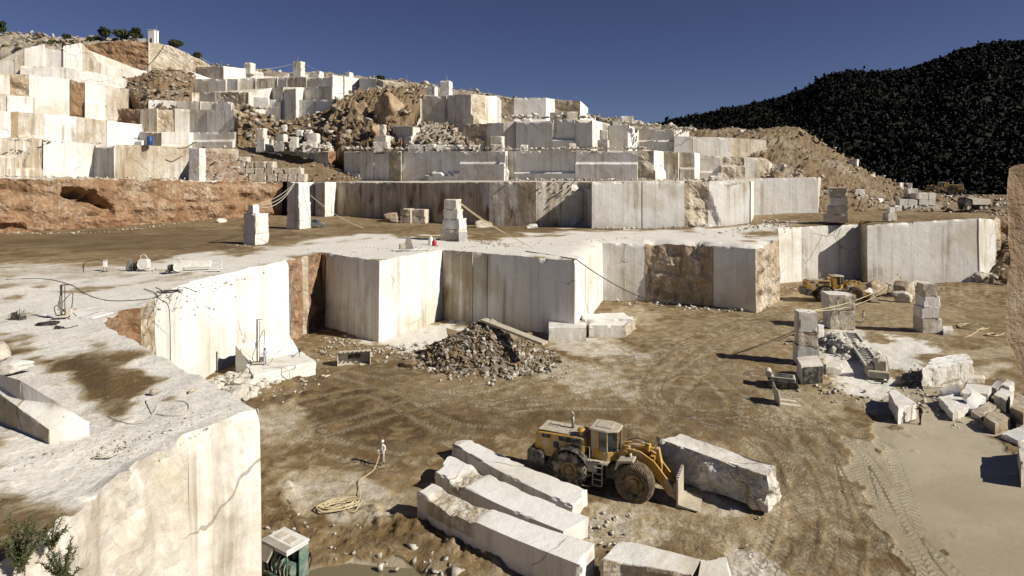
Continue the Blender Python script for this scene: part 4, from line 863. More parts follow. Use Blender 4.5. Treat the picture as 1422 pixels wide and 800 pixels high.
# ---- pit blocks -----------------------------------------------------------------------------
top_block('marble_block', [(919, 612), (1066, 660), (1081, 645), (945, 602)], 2.55, [.02, .25, 0, 0], 'huge rough sided marble block being shoved by the wheel loader fork', 'block', tint=(.15, .0, .3), seed=3, cell=.10, amp=.07, chip=.3, rough_sides=('v0', 'u1'), ramp=.75, big=.35, rk=.3)
SL = 'long white slabs lying side by side in the pit'
def slab(A, B, C, D, z, label, seed, jag):      # long curved slab; broken stretch at its upper end
    a, b, c, d = [G(x, y, z)[:2] for x, y in (A, D, C, B)]
    X, Fc, rr, w = gbox_geo([a, b, c, d], -.05, z, cell=.16, amp=.035, seed=seed, chip=.14)
    ax = (b+c-a-d)/2; L = np.linalg.norm(ax); ax /= L; nr = np.array([-ax[1], ax[0]])
    t = ((X[:, :2]-a) @ ax)/L
    X[:, :2] += nr[None]*(-.3*np.sin(np.clip(t, 0, 1)*math.pi))[:, None]
    j0, j1, dep = jag; m = sstep(j0-.03, j0+.02, t)*(1-sstep(j1-.03, j1+.03, t))
    X[:, 2] -= m*w*(dep*(.5+1.3*np.abs(fbm(X*1.4, 4, seed+2))))
    jag_end = fbm(X*1.2, 3, seed+7)*.25*(sstep(.97, 1., t)+sstep(.03, 0, t)); X[:, :2] += ax[None]*jag_end[:, None]
    tn = np.column_stack([.06+.25*(w < .98)*(.5+fbm(X*np.array([2, 2, .2]), 3, seed)), 0*t, .05+.75*m*(w > .5)])
    return mk('marble_slab', X, Fc, ROCK, tint=np.clip(tn, 0, 1), label=label, cat='slab', group=SL)
slab((627, 614), (650, 609), (816, 680), (794, 703), 1.0, 'long white marble slab nearest the wheel loader', 5, (.02, .05, .1))
slab((605, 655), (624, 631), (818, 718), (783, 737), 1.2, 'long white marble slab between two others with a broken hump at its end', 6, (.14, .24, .35))
slab((578, 682), (598, 670), (826, 755), (804, 784), 1.85, 'longest and thickest white slab with a rough bite in its top, outermost of the three', 8, (.10, .42, .30))
top_block('marble_slab', [(836, 778), (960, 799), (974, 777), (862, 749)], 1.7, 0, 'short thick white slab with ragged front edge cut by the lower frame', 'slab', SL, tint=(.1, 0, .1), seed=9, cell=.14, amp=.05, chip=.2, rough_sides=('v0',), ramp=.35)
top_block('marble_block', [(969, 803), (1018, 803), (1009, 773), (974, 778)], 1.75, 0, 'small square white block at the end of the short thick slab', 'block', tint=(.08, 0, .1), seed=10, cell=.14, chip=.16)
# ledges at the foot of the middle bench
top_block('marble_block', [(762, 455), (814, 455), (814, 445), (762, 445)], 1.75, -.1, 'low square stained ledge block against the middle bench wall', 'block', tint=(.5, 0, .15), seed=12, cell=.35)
top_block('marble_block', [(818, 452), (868, 452), (884, 440), (816, 440)], 1.7, -.1, 'broad pale block with rough end beside the ledge block', 'block', tint=(.1, 0, .12), seed=13, cell=.3, rough_sides=('u1',), ramp=.5, chip=.25)
top_block('marble_slab', [(812, 444), (876, 443), (868, 434), (806, 436)], 2.1, -.1, 'white slab lying behind the broad pale block below the bright corner', 'slab', tint=(.05, 0, .12), seed=14, cell=.3, chip=.3)
# tilted blocks in the inner corner, with the drill on them
top_block('marble_block', [(352, 521), (439, 502), (417, 487), (338, 501)], 1.4, -.1, 'low white block in front of the tilted slab, carrying drill and worker', 'block', tint=(.08, 0, .15), seed=15, cell=.2, chip=.2)
top_block('marble_slab', [(344, 503), (415, 487), (398, 458), (327, 479)], [1.55, 1.55, 3.1, 3.1], -.1, 'big white slab with tilted top against the white bench wall', 'slab', tint=(.05, 0, .06), seed=16, cell=.25, chip=.12)
# cut block with tools near the worker in dark clothes
top_block('marble_block', [(1247, 568), (1273, 560), (1242, 540), (1234, 545)], 1.35, 0, 'isolated white block with sawn sides beside the worker in dark clothes', 'block', tint=(.15, 0, .08), seed=17, cell=.16, chip=.12)
top_block('marble_block', [(1147, 510), (1171, 511), (1167, 499), (1150, 500)], .85, 0, 'small low white block with a lump on top near the long saw beam', 'block', tint=(.1, 0, .12), seed=18, cell=.18, chip=.15)
o_ = top_block('marble_block', [(1113, 508), (1143, 506), (1135, 493), (1106, 496)], 2.0, -.05, 'grey topped block with black front below the slim block tower', 'block', tint=(.2, 0, .2), seed=19, cell=.2, chip=.1)
b = MB(); a_, c_ = G(1115, 508, 2.0), G(1142, 506.5, 2.0); dv = np.array([a_[0]-c_[0], a_[1]-c_[1]]); nv_ = np.array([-dv[1], dv[0]])/np.linalg.norm(dv); nv_ = nv_*(1 if nv_[1] < 0 else -1)
p0, p1 = np.array([*(a_[:2]+nv_*.06), 1.0]), np.array([*(c_[:2]+nv_*.06), 1.0]); b.bar(p0, p1, .05, 1.7); m_ = b.build('dark_panel', DARK, None, recenter=False); m_.parent = o_; m_.matrix_parent_inverse = Matrix.Translation(-o_.location)  # flat dark panel added over the block's front face
TA = 'marble blocks of the towers in the pit'
stack(1124, 509, 0, [(1110, 1140, 482, 'c', 'plain'), (1111, 1139, 461, 'r', 'ragged'), (1111, 1137, 434, 'c', 'tall pale')], 'slim tower above the black fronted block', TA, seed=30, rz=-.12)
stack(1140, 478, 0, [(1135, 1145, 452, 'c', 'narrow upright')], 'pair behind the slim tower', TA, seed=34)
stack(1173, 459, 0, [(1155, 1190, 431, 'r', 'rough faced'), (1154, 1191, 410, 'r', 'rough faced')], 'wide two block tower near the walking worker', TA, seed=36, rz=-.1)
stack(1296, 464, 0, [(1282, 1310, 443, 'b', 'stained'), (1281, 1306, 427, 'c', 'hose draped'), (1283, 1307, 412, 'c', 'cube shaped'), (1283, 1303, 395, 'b', 'weathered')], 'tower by the hose coils', TA, seed=40, rz=-.1)
top_block('marble_block', [(1310, 459), (1324, 459), (1322, 452), (1309, 452)], .7, 0, 'small pale block at the foot of the four block tower', 'block', tint=(.3, 0, .2), seed=46, cell=.2)
# broken blocks at the right
BR = 'broken blocks dumped beside the mud flat'
top_block('boulder', [(1280, 512), (1352, 503), (1343, 489), (1297, 496)], 2.1, -.1, 'largest rough boulder with flat white top beside the mud flat', 'boulder', rk=.35, tint=(.06, 0, .12), seed=50, cell=.16, amp=.12, chip=.5, rough_sides=('v0', 'u0', 'u1'), ramp=.4, big=.35)
g = G(1353, 531); boulder('boulder', g, (3.0, 1.3, .8), .1, 51, (.2, 0, .5), 'flat elongated rock lying just in front of the largest boulder', group=BR)
def tb(px, z, lab, seed, tint=(.15, 0, .2), z0=0., **k): top_block('broken_block', px, z, z0, lab, 'block', BR, tint=tint, seed=seed, cell=.15, chip=.12, **k)
tb([(1303, 551), (1323, 574), (1346, 564), (1329, 545)], .75, 'flat square white slab lying nearest the mud flat', 52)
tb([(1305, 540), (1312, 552), (1334, 546), (1331, 531)], [.9, .3, 1.0, 1.5], 'grey slab leaning behind the flat square white slab', 53, (.2, 0, .2))
tb([(1335, 545), (1372, 547), (1377, 536), (1340, 532)], 1.2, 'wide white slab at the middle of the dumped blocks', 54)
tb([(1338, 566), (1352, 568), (1369, 552), (1349, 540)], [.5, .6, 1.1, 1.9], 'wedge shaped slab standing on edge at the middle of the dump', 55, (.1, 0, .1))
tb([(1349, 571), (1362, 580), (1384, 563), (1372, 555)], [.5, .3, .9, 1.1], 'dark weathered slab tipped against the standing wedge', 56, (.4, 0, .6))
tb([(1365, 577), (1382, 588), (1404, 579), (1386, 567)], .95, 'tan cube with debris on its top in front of the dump', 57, (.65, .1, .5))
tb([(1380, 548), (1397, 556), (1408, 545), (1391, 538)], 1.1, 'pale cut block behind the tan cube', 58)
tb([(1376, 537), (1384, 541), (1393, 532), (1386, 526)], [.6, .5, 1., 1.1], 'small tilted slab at the upper side of the dump', 59)
tb([(1391, 535), (1402, 538), (1409, 530), (1398, 526)], .9, 'small pale slab farthest from the mud flat', 60)
tb([(1403, 565), (1421, 574), (1432, 556), (1412, 545)], 1.5, 'big dark rough block half cut by the frame edge', 61, (.6, 0, .8), rough_sides=('v0', 'u0'), ramp=.25)
tb([(1411, 588), (1420, 592), (1428, 583), (1417, 577)], .5, 'little white block in front of the big dark block', 62)
tb([(1390, 602), (1416, 615), (1450, 600), (1424, 590)], [.4, .4, .9, .8], 'thin tilted white slab lowest at the frame edge', 63)
top_block('marble_block', [(1413, 612), (1418, 645), (1470, 640), (1470, 608)], 1.6, 0, 'tall grey stained block on the mud cut by the frame edge', 'block', tint=(.4, 0, .4), seed=64, cell=.2, chip=.1)
# boulders by the second loader
BB = 'boulders along the foot of the far wall'
for i, (x, y, sx, sy, sz, tn, lab) in enumerate([(1213, 411, 4.6, 3.2, 3.1, (.7, .1, .9), 'big dark slab topped boulder right in front of the parked loader'), (1203, 417, 3.2, 2.2, 2.2, (.3, 0, .5), 'squat grey boulder under the parked loader bucket'), (1235, 405, 2.4, 2.2, 1.9, (.1, 0, .15), 'small white boulder in the row behind the boulders'),
        (1255, 412, 4.2, 3., 3.4, (.5, .1, .8), 'tall dark pointed boulder in the middle of the row'), (1253, 419, 3.2, 2.2, 2., (.2, 0, .6), 'round grey boulder lying in front of the row'), (1279, 407, 4.8, 3., 2.6, (.2, 0, .4), 'long pale block like boulder ending the row')]):
    boulder('boulder', G(x, y), (sx, sy, sz), i*.7, 70+i, tn, lab, group=BB, planes=7, amp=.05)
for i, (x, y, sx, sy, sz, tn, lab) in enumerate([(1363, 395, 4., 3., 3.2, (.2, 0, .5), 'pale boulder at the end of the far wall under the slope'), (1383, 388, 5.5, 4., 4.5, (.6, .1, .8), 'large shadowed boulder at the corner of the far wall'), (1405, 382, 5., 4., 6., (.5, .1, .8), 'upright boulder beside the corner of the far wall')]):
    boulder('boulder', G(x, y), (sx, sy, sz), i*.9, 80+i, tn, lab, group=BB, planes=8, amp=.07)

# ---- rubble heap with beam ------------------------------------------------------------------
def heap(cx, cy, rx, ry, h, seed, n, smax, label, name='rubble', tint=(1., .12, .12), rot=0.):
    rng = np.random.default_rng(seed); ng = 46
    s = np.linspace(-1.15, 1.15, ng); gx, gy = np.meshgrid(s, s, indexing='ij'); r = np.sqrt(gx**2+gy**2)
    V = np.column_stack([gx.ravel()*rx, gy.ravel()*ry, 0*gx.ravel()]) @ rotz(rot).T
    prof = np.maximum(0, 1-r.ravel())**.85; V[:, 2] = h*prof*(1+.35*fbm(V*.35+seed, 4, seed))+fbm(V*.9, 4, seed+1)*.35*(prof > 0)-.4*(prof <= 0)
    V += np.array([cx, cy, 0]); k = (np.arange(ng-1)[:, None]*ng+np.arange(ng-1)[None]).ravel(); Q = np.column_stack([k, k+1, k+ng+1, k+ng])
    base = [list(q) for q in Q]; Vs = [V]; Ts = [np.tile([.95*(tint[0] > .5)+.2, .12, .9], (len(V), 1))]; o = len(V)
    for i in range(n):
        q = rng.normal(size=2)*.55
        if q @ q > 1.5: continue
        a = int(np.clip((q[0]+1.15)/2.3*(ng-1), 0, ng-1)); sz0 = 2.6 if i < n*.004 else 1.; b_ = int(np.clip((q[1]+1.15)/2.3*(ng-1), 0, ng-1)); p = V[a*ng+b_]
        sz = smax*rng.uniform(.25, 1.)**2.4*sz0+.10
        U, Fc = shard(rng) if sz < .8 else arock(rng, 2, 5); Wd = (U @ rrot(rng).T)*sz*np.array([.6, .6, .45])+np.array([p[0], p[1], max(p[2], 0)+sz*.12])
        Vs.append(Wd); base += (Fc+o).tolist(); o += len(Wd); wv = rng.random()**2; Ts.append(np.tile(np.array(tint)*(1.25-1.1*wv), (len(Wd), 1)))
    return mk(name, np.vstack(Vs), base, RUBBLE, tint=np.clip(np.vstack(Ts), 0, 1), label=label, cat='rubble', kind='stuff')
g = G(672, 497); heap(g[0], g[1], 7.6, 6., 4.3, 90, 8000, .7, 'grey brown heap of broken marble rubble below the middle bench')
g = G(1168, 484); heap(g[0], g[1], 2.8, 5., 1.4, 92, 420, .9, 'pale heap of marble scraps between the two pit towers', tint=(.15, 0, .3))
g = G(330, 543); heap(g[0], g[1]+1.5, 3.2, 3.6, 1.1, 93, 340, 1., 'pale broken stones piled under the tilted slab', tint=(.2, 0, .4))
b = MB(); pa, pb = P(671, 444, 72.), P(757, 477, 66.5); b.bar(pa, pb, 1.1, .28, .03); bm_o = b.build('plank', DUSTY, None, label='long narrow pale plank lying down the side of the rubble heap', cat='plank')
# scattered loose stones
def along(pts, n, seed, smin, smax, z=0., spread=1.0, w=None):
    rng = np.random.default_rng(seed); pl = np.array([G(x, y, z) if w is None else P(x, y, w) for x, y in pts]) if not (len(pts[0]) == 3) else np.array([P(*q) for q in pts])
    t = rng.uniform(0, len(pl)-1, n); i = np.minimum(t.astype(int), len(pl)-2); f = (t-i)[:, None]
    p = pl[i]*(1-f)+pl[i+1]*f; p[:, :2] += rng.normal(size=(n, 2))*spread
    return p, smin+(smax-smin)*rng.random(n)**2.5
rub = [along(*a) for a in [([(370, 700), (420, 740), (520, 760), (640, 770), (700, 790)], 170, 1, .05, .45, 0, 1.3), ([(540, 500), (600, 480), (620, 520), (700, 525), (775, 510)], 320, 2, .08, .8, 0, 1.2),
       ([(800, 730), (850, 740), (830, 780)], 80, 3, .06, .5, 0, .9), ([(1120, 480), (1150, 540), (1230, 560), (1290, 530), (1270, 510)], 300, 4, .08, .7, 0, 1.3), ([(1075, 425), (1000, 432), (930, 425), (840, 415)], 200, 5, .1, 1., 0, 1.),
       ([(1090, 408), (1200, 395), (1300, 400), (1400, 390)], 420, 6, .15, 1.3, 0, 2.), ([(560, 760), (640, 775), (740, 800)], 160, 7, .08, .9, 0, 1.), ([(330, 540), (400, 550), (450, 500), (470, 470)], 260, 8, .08, .8, 0, 1.1), ([(900, 650), (1100, 700), (1000, 780)], 120, 9, .04, .25, 0, 3.), ([(1270, 540), (1340, 580), (1420, 610)], 200, 10, .05, .5, 0, 1.3), ([(450, 470), (520, 490), (570, 480)], 160, 12, .08, .7, 0, .8), ([(1100, 440), (1130, 470), (1110, 480)], 120, 13, .1, .8, 0, .8)]]
scatter('rubble', np.vstack([r[0] for r in rub]), np.concatenate([r[1] for r in rub]), (.3, .03, .45), 95, 1, label='loose stone chips scattered over the pit floor', cat='rubble')
rub = [along(*a) for a in [([(20, 640), (100, 610), (180, 610), (240, 590)], 150, 21, .03, .18, 10.4, .6), ([(20, 600), (120, 570), (250, 580), (320, 565)], 420, 41, .02, .11, 10.4, 1.3), ([(140, 640), (200, 610), (300, 580)], 260, 42, .02, .12, 10.4, .7), ([(160, 440), (250, 410), (330, 385)], 160, 22, .06, .4, 10.5, 1.6), ([(420, 352), (560, 345), (700, 340), (900, 330)], 300, 23, .08, .45, 10.5, 2.), ([(640, 335), (690, 335), (720, 345)], 160, 24, .1, .6, 10.5, 1.), ([(1000, 325), (1080, 312), (1060, 320)], 260, 25, .15, .9, 11.0, 1.8),
       ([(540, 310), (600, 310)], 60, 28, .1, .6, 10.6, .6), ([(320, 340), (370, 345)], 60, 29, .1, .4, 10.5, .8), ([(0, 325), (150, 322), (300, 306), (390, 300)], 240, 30, .1, .8, 10.7, 1.)]]
pz = np.vstack([r[0] for r in rub]); pz[:, 2] = zplat(pz[:, :2])
scatter('rubble', pz, np.concatenate([r[1] for r in rub]), (.25, .03, .4), 96, 1, label='loose stone chips scattered over the plateau above the pit', cat='rubble')
# rubble on the upper benches and the spoil slope
def on_sheet(V, n, seed, smin, smax, bias=2.5):
    rng = np.random.default_rng(seed); p = V[rng.integers(0, len(V), n)]+rng.normal(size=(n, 3))*np.array([.8, .8, 0]); return p, smin+(smax-smin)*rng.random(n)**bias
rub = [on_sheet(SV, 2400, 1, .2, 2.2, 6), on_sheet(TV, 600, 2, .3, 3.4, 3), on_sheet(TV2, 620, 3, .3, 4., 3.5), on_sheet(TV3, 520, 4, .35, 2.6, 3), on_sheet(TV4, 520, 5, .3, 3., 3), on_sheet(TV5, 200, 6, .25, 1.6, 4), on_sheet(RV, 400, 7, .2, 1.3, 4), on_sheet(SV2, 1100, 8, .25, 2., 4), on_sheet(TV6, 900, 10, .2, 2.2, 4), on_sheet(HV, 3000, 9, .3, 3., 3.5)]
scatter('rubble', np.vstack([r[0] for r in rub]), np.concatenate([r[1] for r in rub]), (.88, .15, .1), 97, 1, label='broken stone covering the spoil slopes and hill above the benches', cat='rubble')
rub = [along(*a) for a in [([(380, 207, 184), (450, 206, 180)], 260, 31, .5, 3., 0, 1.2), ([(480, 207, 180), (545, 207, 176), (640, 207, 170), (700, 207, 168)], 320, 32, .4, 2.2, 0, 1.), ([(705, 250, 140), (820, 250, 135), (1040, 249, 140)], 320, 33, .2, 1.1, 0, .8), ([(715, 207, 162), (900, 206, 158)], 220, 34, .3, 1.5, 0, .8), ([(860, 170, 180), (960, 180, 190)], 160, 35, .4, 2.4, 0, 1.), ([(10, 245, 134), (130, 247, 150), (250, 248, 150)], 200, 36, .2, 1.2, 0, 1.), ([(340, 150, 206), (380, 150, 206)], 60, 37, .5, 2.2, 0, 1.), ([(820, 316, 129), (900, 318, 130), (990, 312, 131)], 160, 38, .2, 1.0, 0, .6), ([(0, 193, 140), (140, 200, 160)], 60, 39, .3, 1.3, 0, .6), ([(700, 163, 190), (820, 163, 182)], 160, 40, .4, 2.2, 0, 1.)]]
scatter('rubble', np.vstack([r[0] for r in rub])-np.array([0, 0, .1]), np.concatenate([r[1] for r in rub]), (.25, .05, .4), 98, 1, label='loose stones lying along the ledges of the upper benches', cat='rubble')

# big dark boulders in the recess between the upper benches
for i, (x, y, Y, sx, sy, sz, tn, lab) in enumerate([(500, 172, 197, 9., 8., 9., (.8, .35, 1.), 'huge dark brown boulder in the recess under the bright skyline face'), (545, 171, 195, 12., 8., 11., (.9, .25, 1.), 'huge tan crag leaning left of the white topped wall'), (522, 190, 188, 6., 5., 5., (.8, .5, 1.), 'dark reddish boulder below the huge tan crag'), (478, 198, 189, 5., 4.5, 4.5, (.7, .4, 1.), 'brown boulder at the left foot of the dark recess'), (455, 207, 186, 4., 3.5, 3., (.2, .05, .5), 'pale angular boulder beside the dark sided slab'), (538, 133, 232, 8., 6., 5., (.5, .25, .9), 'rounded tan rock on the skyline by the upright pole')]):
    boulder('boulder', P(x, y, Y)-np.array([0, 0, 1.]), (sx, sy, sz), i*1.1, 330+i, tn, lab, group='boulders on the upper benches', planes=7, amp=.17)
# ---- block towers and stacks on the plateau -------------------------------------------------
SP = 'block stacks on the plateau'
gA, zA = stack(350, 340, 10.5, [(337, 364, 325, 'c', 'strapped'), (338, 364, 297, 'c', 'tall strapped'), (344, 356, 285, 'c', 'small cube shaped')], 'stack before the red cliff', SP, seed=110, rz=-.45)
gB, zB = stack(411, 318, 10.7, [(398, 424, 306, 'c', 'chipped'), (399, 424, 293, 'c', 'pale'), (399, 424, 281, 'c', 'pale'), (400, 423, 254, 'c', 'tall')], 'tower beside the parked van', SP, seed=114, rz=-.45)
gC, zC = stack(628, 335, 10.5, [(614, 644, 319, 'r', 'broad cracked'), (616, 644, 304, 'c', 'wire wrapped'), (617, 640, 291, 'c', 'wire wrapped'), (618, 638, 277, 'c', 'smooth white')], 'cable tower on the middle plateau', SP, seed=119, rz=-.35)
top_block('marble_block', [(637, 322), (649, 322), (648, 318), (637, 318)], 12.2, 10.4, 'upright white block leaning beside the wire wrapped tower', 'block', SP, tint=(.1, 0, .1), seed=124, cell=.3)
stack(565, 311, 10.6, [(556, 573, 300, 'b', 'brown'), (557, 573, 290, 'r', 'rough')], 'left pair of squat blocks before the long wall', SP, seed=125, rz=-.3)
stack(583, 311, 10.6, [(573, 594, 301, 'b', 'brown'), (573, 593, 291, 'b', 'rounded')], 'right pair of squat blocks before the long wall', SP, seed=128, rz=-.3)
g = G(544, 309, 10.6); boulder('boulder', g, (4.4, 3., 2.6), .4, 130, (.6, .2, .8), 'dark rough boulder left of the squat block pairs', planes=8)
g = G(671, 316, 10.5); boulder('boulder', g, (4.2, 3., 2.2), .2, 131, (.3, .05, .6), 'tan boulder where the ropes come down, right of the wire wrapped tower', planes=8)
g = G(738, 318, 10.4); boulder('boulder', g, (2.6, 2., 1.4), .2, 132, (.1, 0, .2), 'small white stone at the foot of the long brown wall', planes=8)
g = G(307, 311, 10.6); boulder('boulder', g, (2.4, 2., 1.4), .9, 133, (.15, 0, .2), 'white stone at the foot of the red cliff behind the strapped stack', planes=8)
# right hand plateau: dark tower, lone block, stockpile
stack(1167, 309, 12.2, [(1151, 1184, 298, 'b', 'wide base'), (1155, 1182, 286, 'b', 'weathered'), (1158, 1181, 274, 'c', 'smooth faced'), (1157, 1181, 261, 'r', 'rough')], 'dark tower above the far wall', SP, seed=140, rz=-.45)
stack(1239, 307, 12.6, [(1232, 1246, 296, 'b', 'brown'), (1235, 1243, 288, 'c', 'small')], 'pair standing alone in front of the white stockpile', SP, seed=145, rz=.1)
ST = 'white blocks of the far stockpile'
rows = [[(1243, 1253), (1255, 1268), (1270, 1276), (1277, 1290)], [(1250, 1261), (1261, 1275), (1276, 1288), (1289, 1300)], [(1272, 1281), (1281, 1289), (1290, 1300)]]
zz = P(0, 294, 160)[2]; hgt = W(8.8, 160)
for r_, row in enumerate(rows):
    for c_i, (x0, x1) in enumerate(row):
        w = W(x1-x0, 160)*.96; cx = ((x0+x1)/2-CX)*160/F
        nm = ['bottom', 'middle', 'top'][r_]; oi = ['first', 'second', 'third', 'fourth'][c_i]
        block('marble_block', quad(cx, 161+random.uniform(-.2, .3), w, 2.2, random.uniform(-.06, .06)), zz+r_*hgt-(.6 if r_ == 0 else 0), zz+(r_+1)*hgt*random.uniform(.985, 1.), f'white block in the {nm} row of the far stockpile, {oi} from the left', 'block', ST, seed=150+r_*5+c_i, cell=.35, tint=(.1, 0, .1), chip=.12)
face_block(1261, 1275, 262, 270, 176, 'flat grey block lying on the rubble above the far stockpile', 2., seed=165, cell=.3, z0=P(0, 274, 176)[2])
# dry-stacked block pile below the ramp, on the second tier
DS = 'blocks of the dry stacked pile below the ramp'
rows = [(251, 241.5, [(331, 344), (345, 357), (358, 370), (371, 385), (386, 399), (400, 412), (413, 424)]), (241.5, 233, [(328, 340), (341, 353), (354, 366), (367, 380), (381, 393), (394, 406), (405, 419)]), (233, 224, [(322, 333), (334, 341), (342, 352), (353, 370), (371, 380)]), (224, 217, [(318, 330), (331, 344)])]
for r_, (yb, yt, row) in enumerate(rows):
    for c_i, (x0, x1) in enumerate(row):
        Yd = 168.8+r_*.35; w = W(x1-x0, Yd)*.95; cx = ((x0+x1)/2-CX)*Yd/F; zb = CZ-(yb-HY)*168.8/F-(0.25 if r_ == 0 else 0); zt = CZ-(yt-HY)*168.8/F
        block('marble_block', quad(cx, Yd+1.1, w, 2.6, random.uniform(-.12, .12)), zb, zt-random.uniform(0, .12), f'tan block in the {["bottom", "second", "third", "top"][r_]} row of the dry stacked pile, {["first", "second", "third", "fourth", "fifth", "sixth", "seventh"][c_i]} from the left', 'block', DS, seed=170+r_*9+c_i, cell=.3, amp=.09, chip=.3, tint=(.4, .05, .5))
face_block(366, 384, 211, 221, 184, 'white cube on the ramp above the dry stacked pile', 2.6, seed=200, cell=.3, z0=P(0, 223, 184)[2])
face_block(318, 331, 231, 244, 166.5, 'white slab leaning on the left end of the dry stacked pile', 1.2, rz=.3, seed=201, cell=.3, z0=20.9)
# blocks standing on the third and fourth tiers
UB = 'blocks left on the upper benches'
UP = [(262, 280, 206, 250, 155, 'tall narrow white pillar block against the red slope', 2.2), (356, 369, 192, 209, 182, 'grey upright block at the left of the rubble on the third bench', 2.4), (357, 367, 178, 192, 182.2, 'grey block standing on another at the left of the rubble', 2.2), (381, 396, 196, 208, 180, 'grey block in the middle of the rubble on the third bench', 2.4), (382, 396, 186, 196, 180.2, 'grey block on top of the middle rubble block', 2.), (402, 412, 190, 208, 179, 'tan upright block beside the white rubble fan', 2.2), (420, 438, 197, 209, 178, 'dark sided white slab lying at the bench edge', 2.6), (426, 441, 185, 197, 179.5, 'grey cube behind the dark sided slab', 2.4),
      (519, 539, 197, 209, 176.5, 'bottom block of the small pale tower before the dark recess', 3.), (521, 539, 188, 197, 176.7, 'middle block of the small pale tower before the dark recess', 2.8), (528, 535, 173, 188, 177, 'thin top block of the small pale tower before the dark recess', 1.4),
      (567, 590, 201, 210, 173, 'first grey block at the foot of the rubble fan, leftmost of the row', 2.2), (591, 604, 200, 210, 172, 'second grey block at the foot of the rubble fan', 2.), (606, 620, 201, 210, 171, 'white third block at the foot of the rubble fan', 2.), (621, 641, 201, 210, 170, 'long fourth block at the foot of the rubble fan', 2.2), (642, 655, 202, 210, 169, 'dark fifth block at the foot of the rubble fan', 2.), (656, 673, 202, 210, 168, 'white last block at the foot of the rubble fan, rightmost of the row', 2.2),
      (682, 700, 200, 209, 166, 'lower grey block at the edge above the long white strip', 2.6), (683, 699, 189, 200, 166.2, 'upper grey block at the edge above the long white strip', 2.4), (723, 733, 201, 208, 163, 'small white cube on the ledge right of the shaded face', 2.), (832, 846, 194, 208, 159, 'dark lower block beside the bright end of the fourth bench', 2.6), (834, 845, 180, 194, 159.2, 'dark upper block beside the bright end of the fourth bench', 2.2), (790, 800, 199, 208, 160, 'dark little block under the zigzag crack', 1.8),
      (352, 372, 135, 149, 205, 'white tilted slab on the brown slope', 1.6), (863, 880, 161, 175, 186, 'white block crowning the ridge near the wooded mountain', 3.), (880, 892, 167, 177, 187, 'tan block beside the crowning white block', 2.6), (852, 864, 169, 177, 186, 'flat pale block left of the crowning white block', 2.4), (765, 782, 156, 167, 183, 'grey block on the ledge under the cream face', 2.4), (786, 802, 155, 166, 182, 'tan block right of the grey ledge block', 2.4), (997, 1004, 240, 250, 146, 'small pale block on the bench rim below the tan faces', 1.6), (987, 1001, 244, 251, 145, 'low white block on the bench rim', 1.8)]
for i, (x0, x1, y0, y1, Y, lab, d) in enumerate(UP):
    z0 = P(0, y1, Y)[2]
    face_block(x0, x1, y0, y1, Y, lab, d, rz=random.uniform(-.35, .1), z0=z0-.5 if 'upper' not in lab and 'middle block' not in lab and 'top' not in lab else z0-.02, group=UB, seed=210+i, cell=.3, amp=.08, chip=.25, tint=(.25 if 'white' not in lab else .05, .02, .3 if 'dark' in lab or 'tan' in lab else .12))
for i, (x0, x1, y0, y1, Y, lab) in enumerate([(339, 350, 87, 99, 258, 'stubby white block pair on the skyline above the bright face'), (407, 420, 85, 103, 262, 'slim white block tower on the skyline with a leaning rod'), (612, 626, 112, 131, 212, 'white block tower on the skyline holding wires'), (480, 487, 100, 107, 234, 'small white cube on the skyline beyond the bright cut face'), (430, 446, 99, 106, 240, 'flat white block on the skyline edge'), (588, 606, 120, 133, 218, 'tan rough block on the skyline left of the wire tower'), (575, 590, 120, 132, 224, 'rounded tan block next to the rough skyline block')]):
    face_block(x0, x1, y0, y1, Y, lab, 3., rz=-.3, z0=P(0, y1, Y)[2]-1., group='blocks on the skyline', seed=260+i, cell=.35, amp=.1, chip=.35)
rng = np.random.default_rng(404)
for i in range(18):
    x = rng.uniform(372, 520); y = rng.uniform(196, 207) if i % 3 else rng.uniform(178, 194); Y = 186+(207-y)*.35; p = P(x, y, Y); w = rng.uniform(1.2, 2.8)
    block('marble_block', quad(p[0], p[1], w, w*rng.uniform(.7, 1.1), rng.uniform(-.7, .7)), p[2]-.9, p[2]+rng.uniform(.7, 1.6), 'small loose marble block lying in the rubble of the third bench', 'block', 'loose blocks in the rubble of the third bench', seed=420+i, cell=.4, amp=.1, chip=.35, tint=(.2*(i % 3), 0, .15+.2*(i % 2)))
for i in range(16):
    p = SV[rng.integers(len(SV)*3//4)]; w = rng.uniform(1.4, 3.4)
    block('marble_block', quad(p[0], p[1], w, w*rng.uniform(.6, 1.), rng.uniform(-.9, .9)), p[2]-.8, p[2]+rng.uniform(.6, 1.8), 'pale cut block dumped in the brown spoil slope before the wooded mountain', 'block', 'pale blocks in the spoil slope', seed=450+i, cell=.4, amp=.12, chip=.4, tint=(.15*(i % 3), 0, .1+.2*(i % 2)))
# foreground block and boulders on the near spur
top_block('marble_block', [(-60, 503), (68, 598), (124, 586), (28, 528)], [12.3, 10.8, 10.8, 12.3], 10.1, 'long sawn block with tan grooved side on the near spur', 'block', tint=(.06, .0, .06), seed=280, cell=.12, amp=.03, chip=.12, rough_sides=('v0',), ramp=.12)
g = G(-22, 728, 10.2); boulder('boulder', g, (1.7, 1.4, 2.3), .4, 281, (.2, .02, .3), 'white boulder cut by the frame edge above the shrub', planes=8)
g = G(14, 520, 10.4); boulder('boulder', g, (2.1, 1.5, 1.0), .2, 282, (.15, 0, .25), 'pale rock behind the long sawn block on the near spur', planes=9)
g = G(-8, 505, 10.4); boulder('boulder', g, (1.6, 1.4, 1.3), .8, 283, (.3, 0, .4), 'tan rock at the frame edge behind the long sawn block', planes=9)
g = G(266, 546, 10.45); boulder('boulder', g, (.45, .32, .28), .7, 284, (.5, .1, .8), 'dark brown stone on the white dust near the spur rim', planes=7, sub=3)
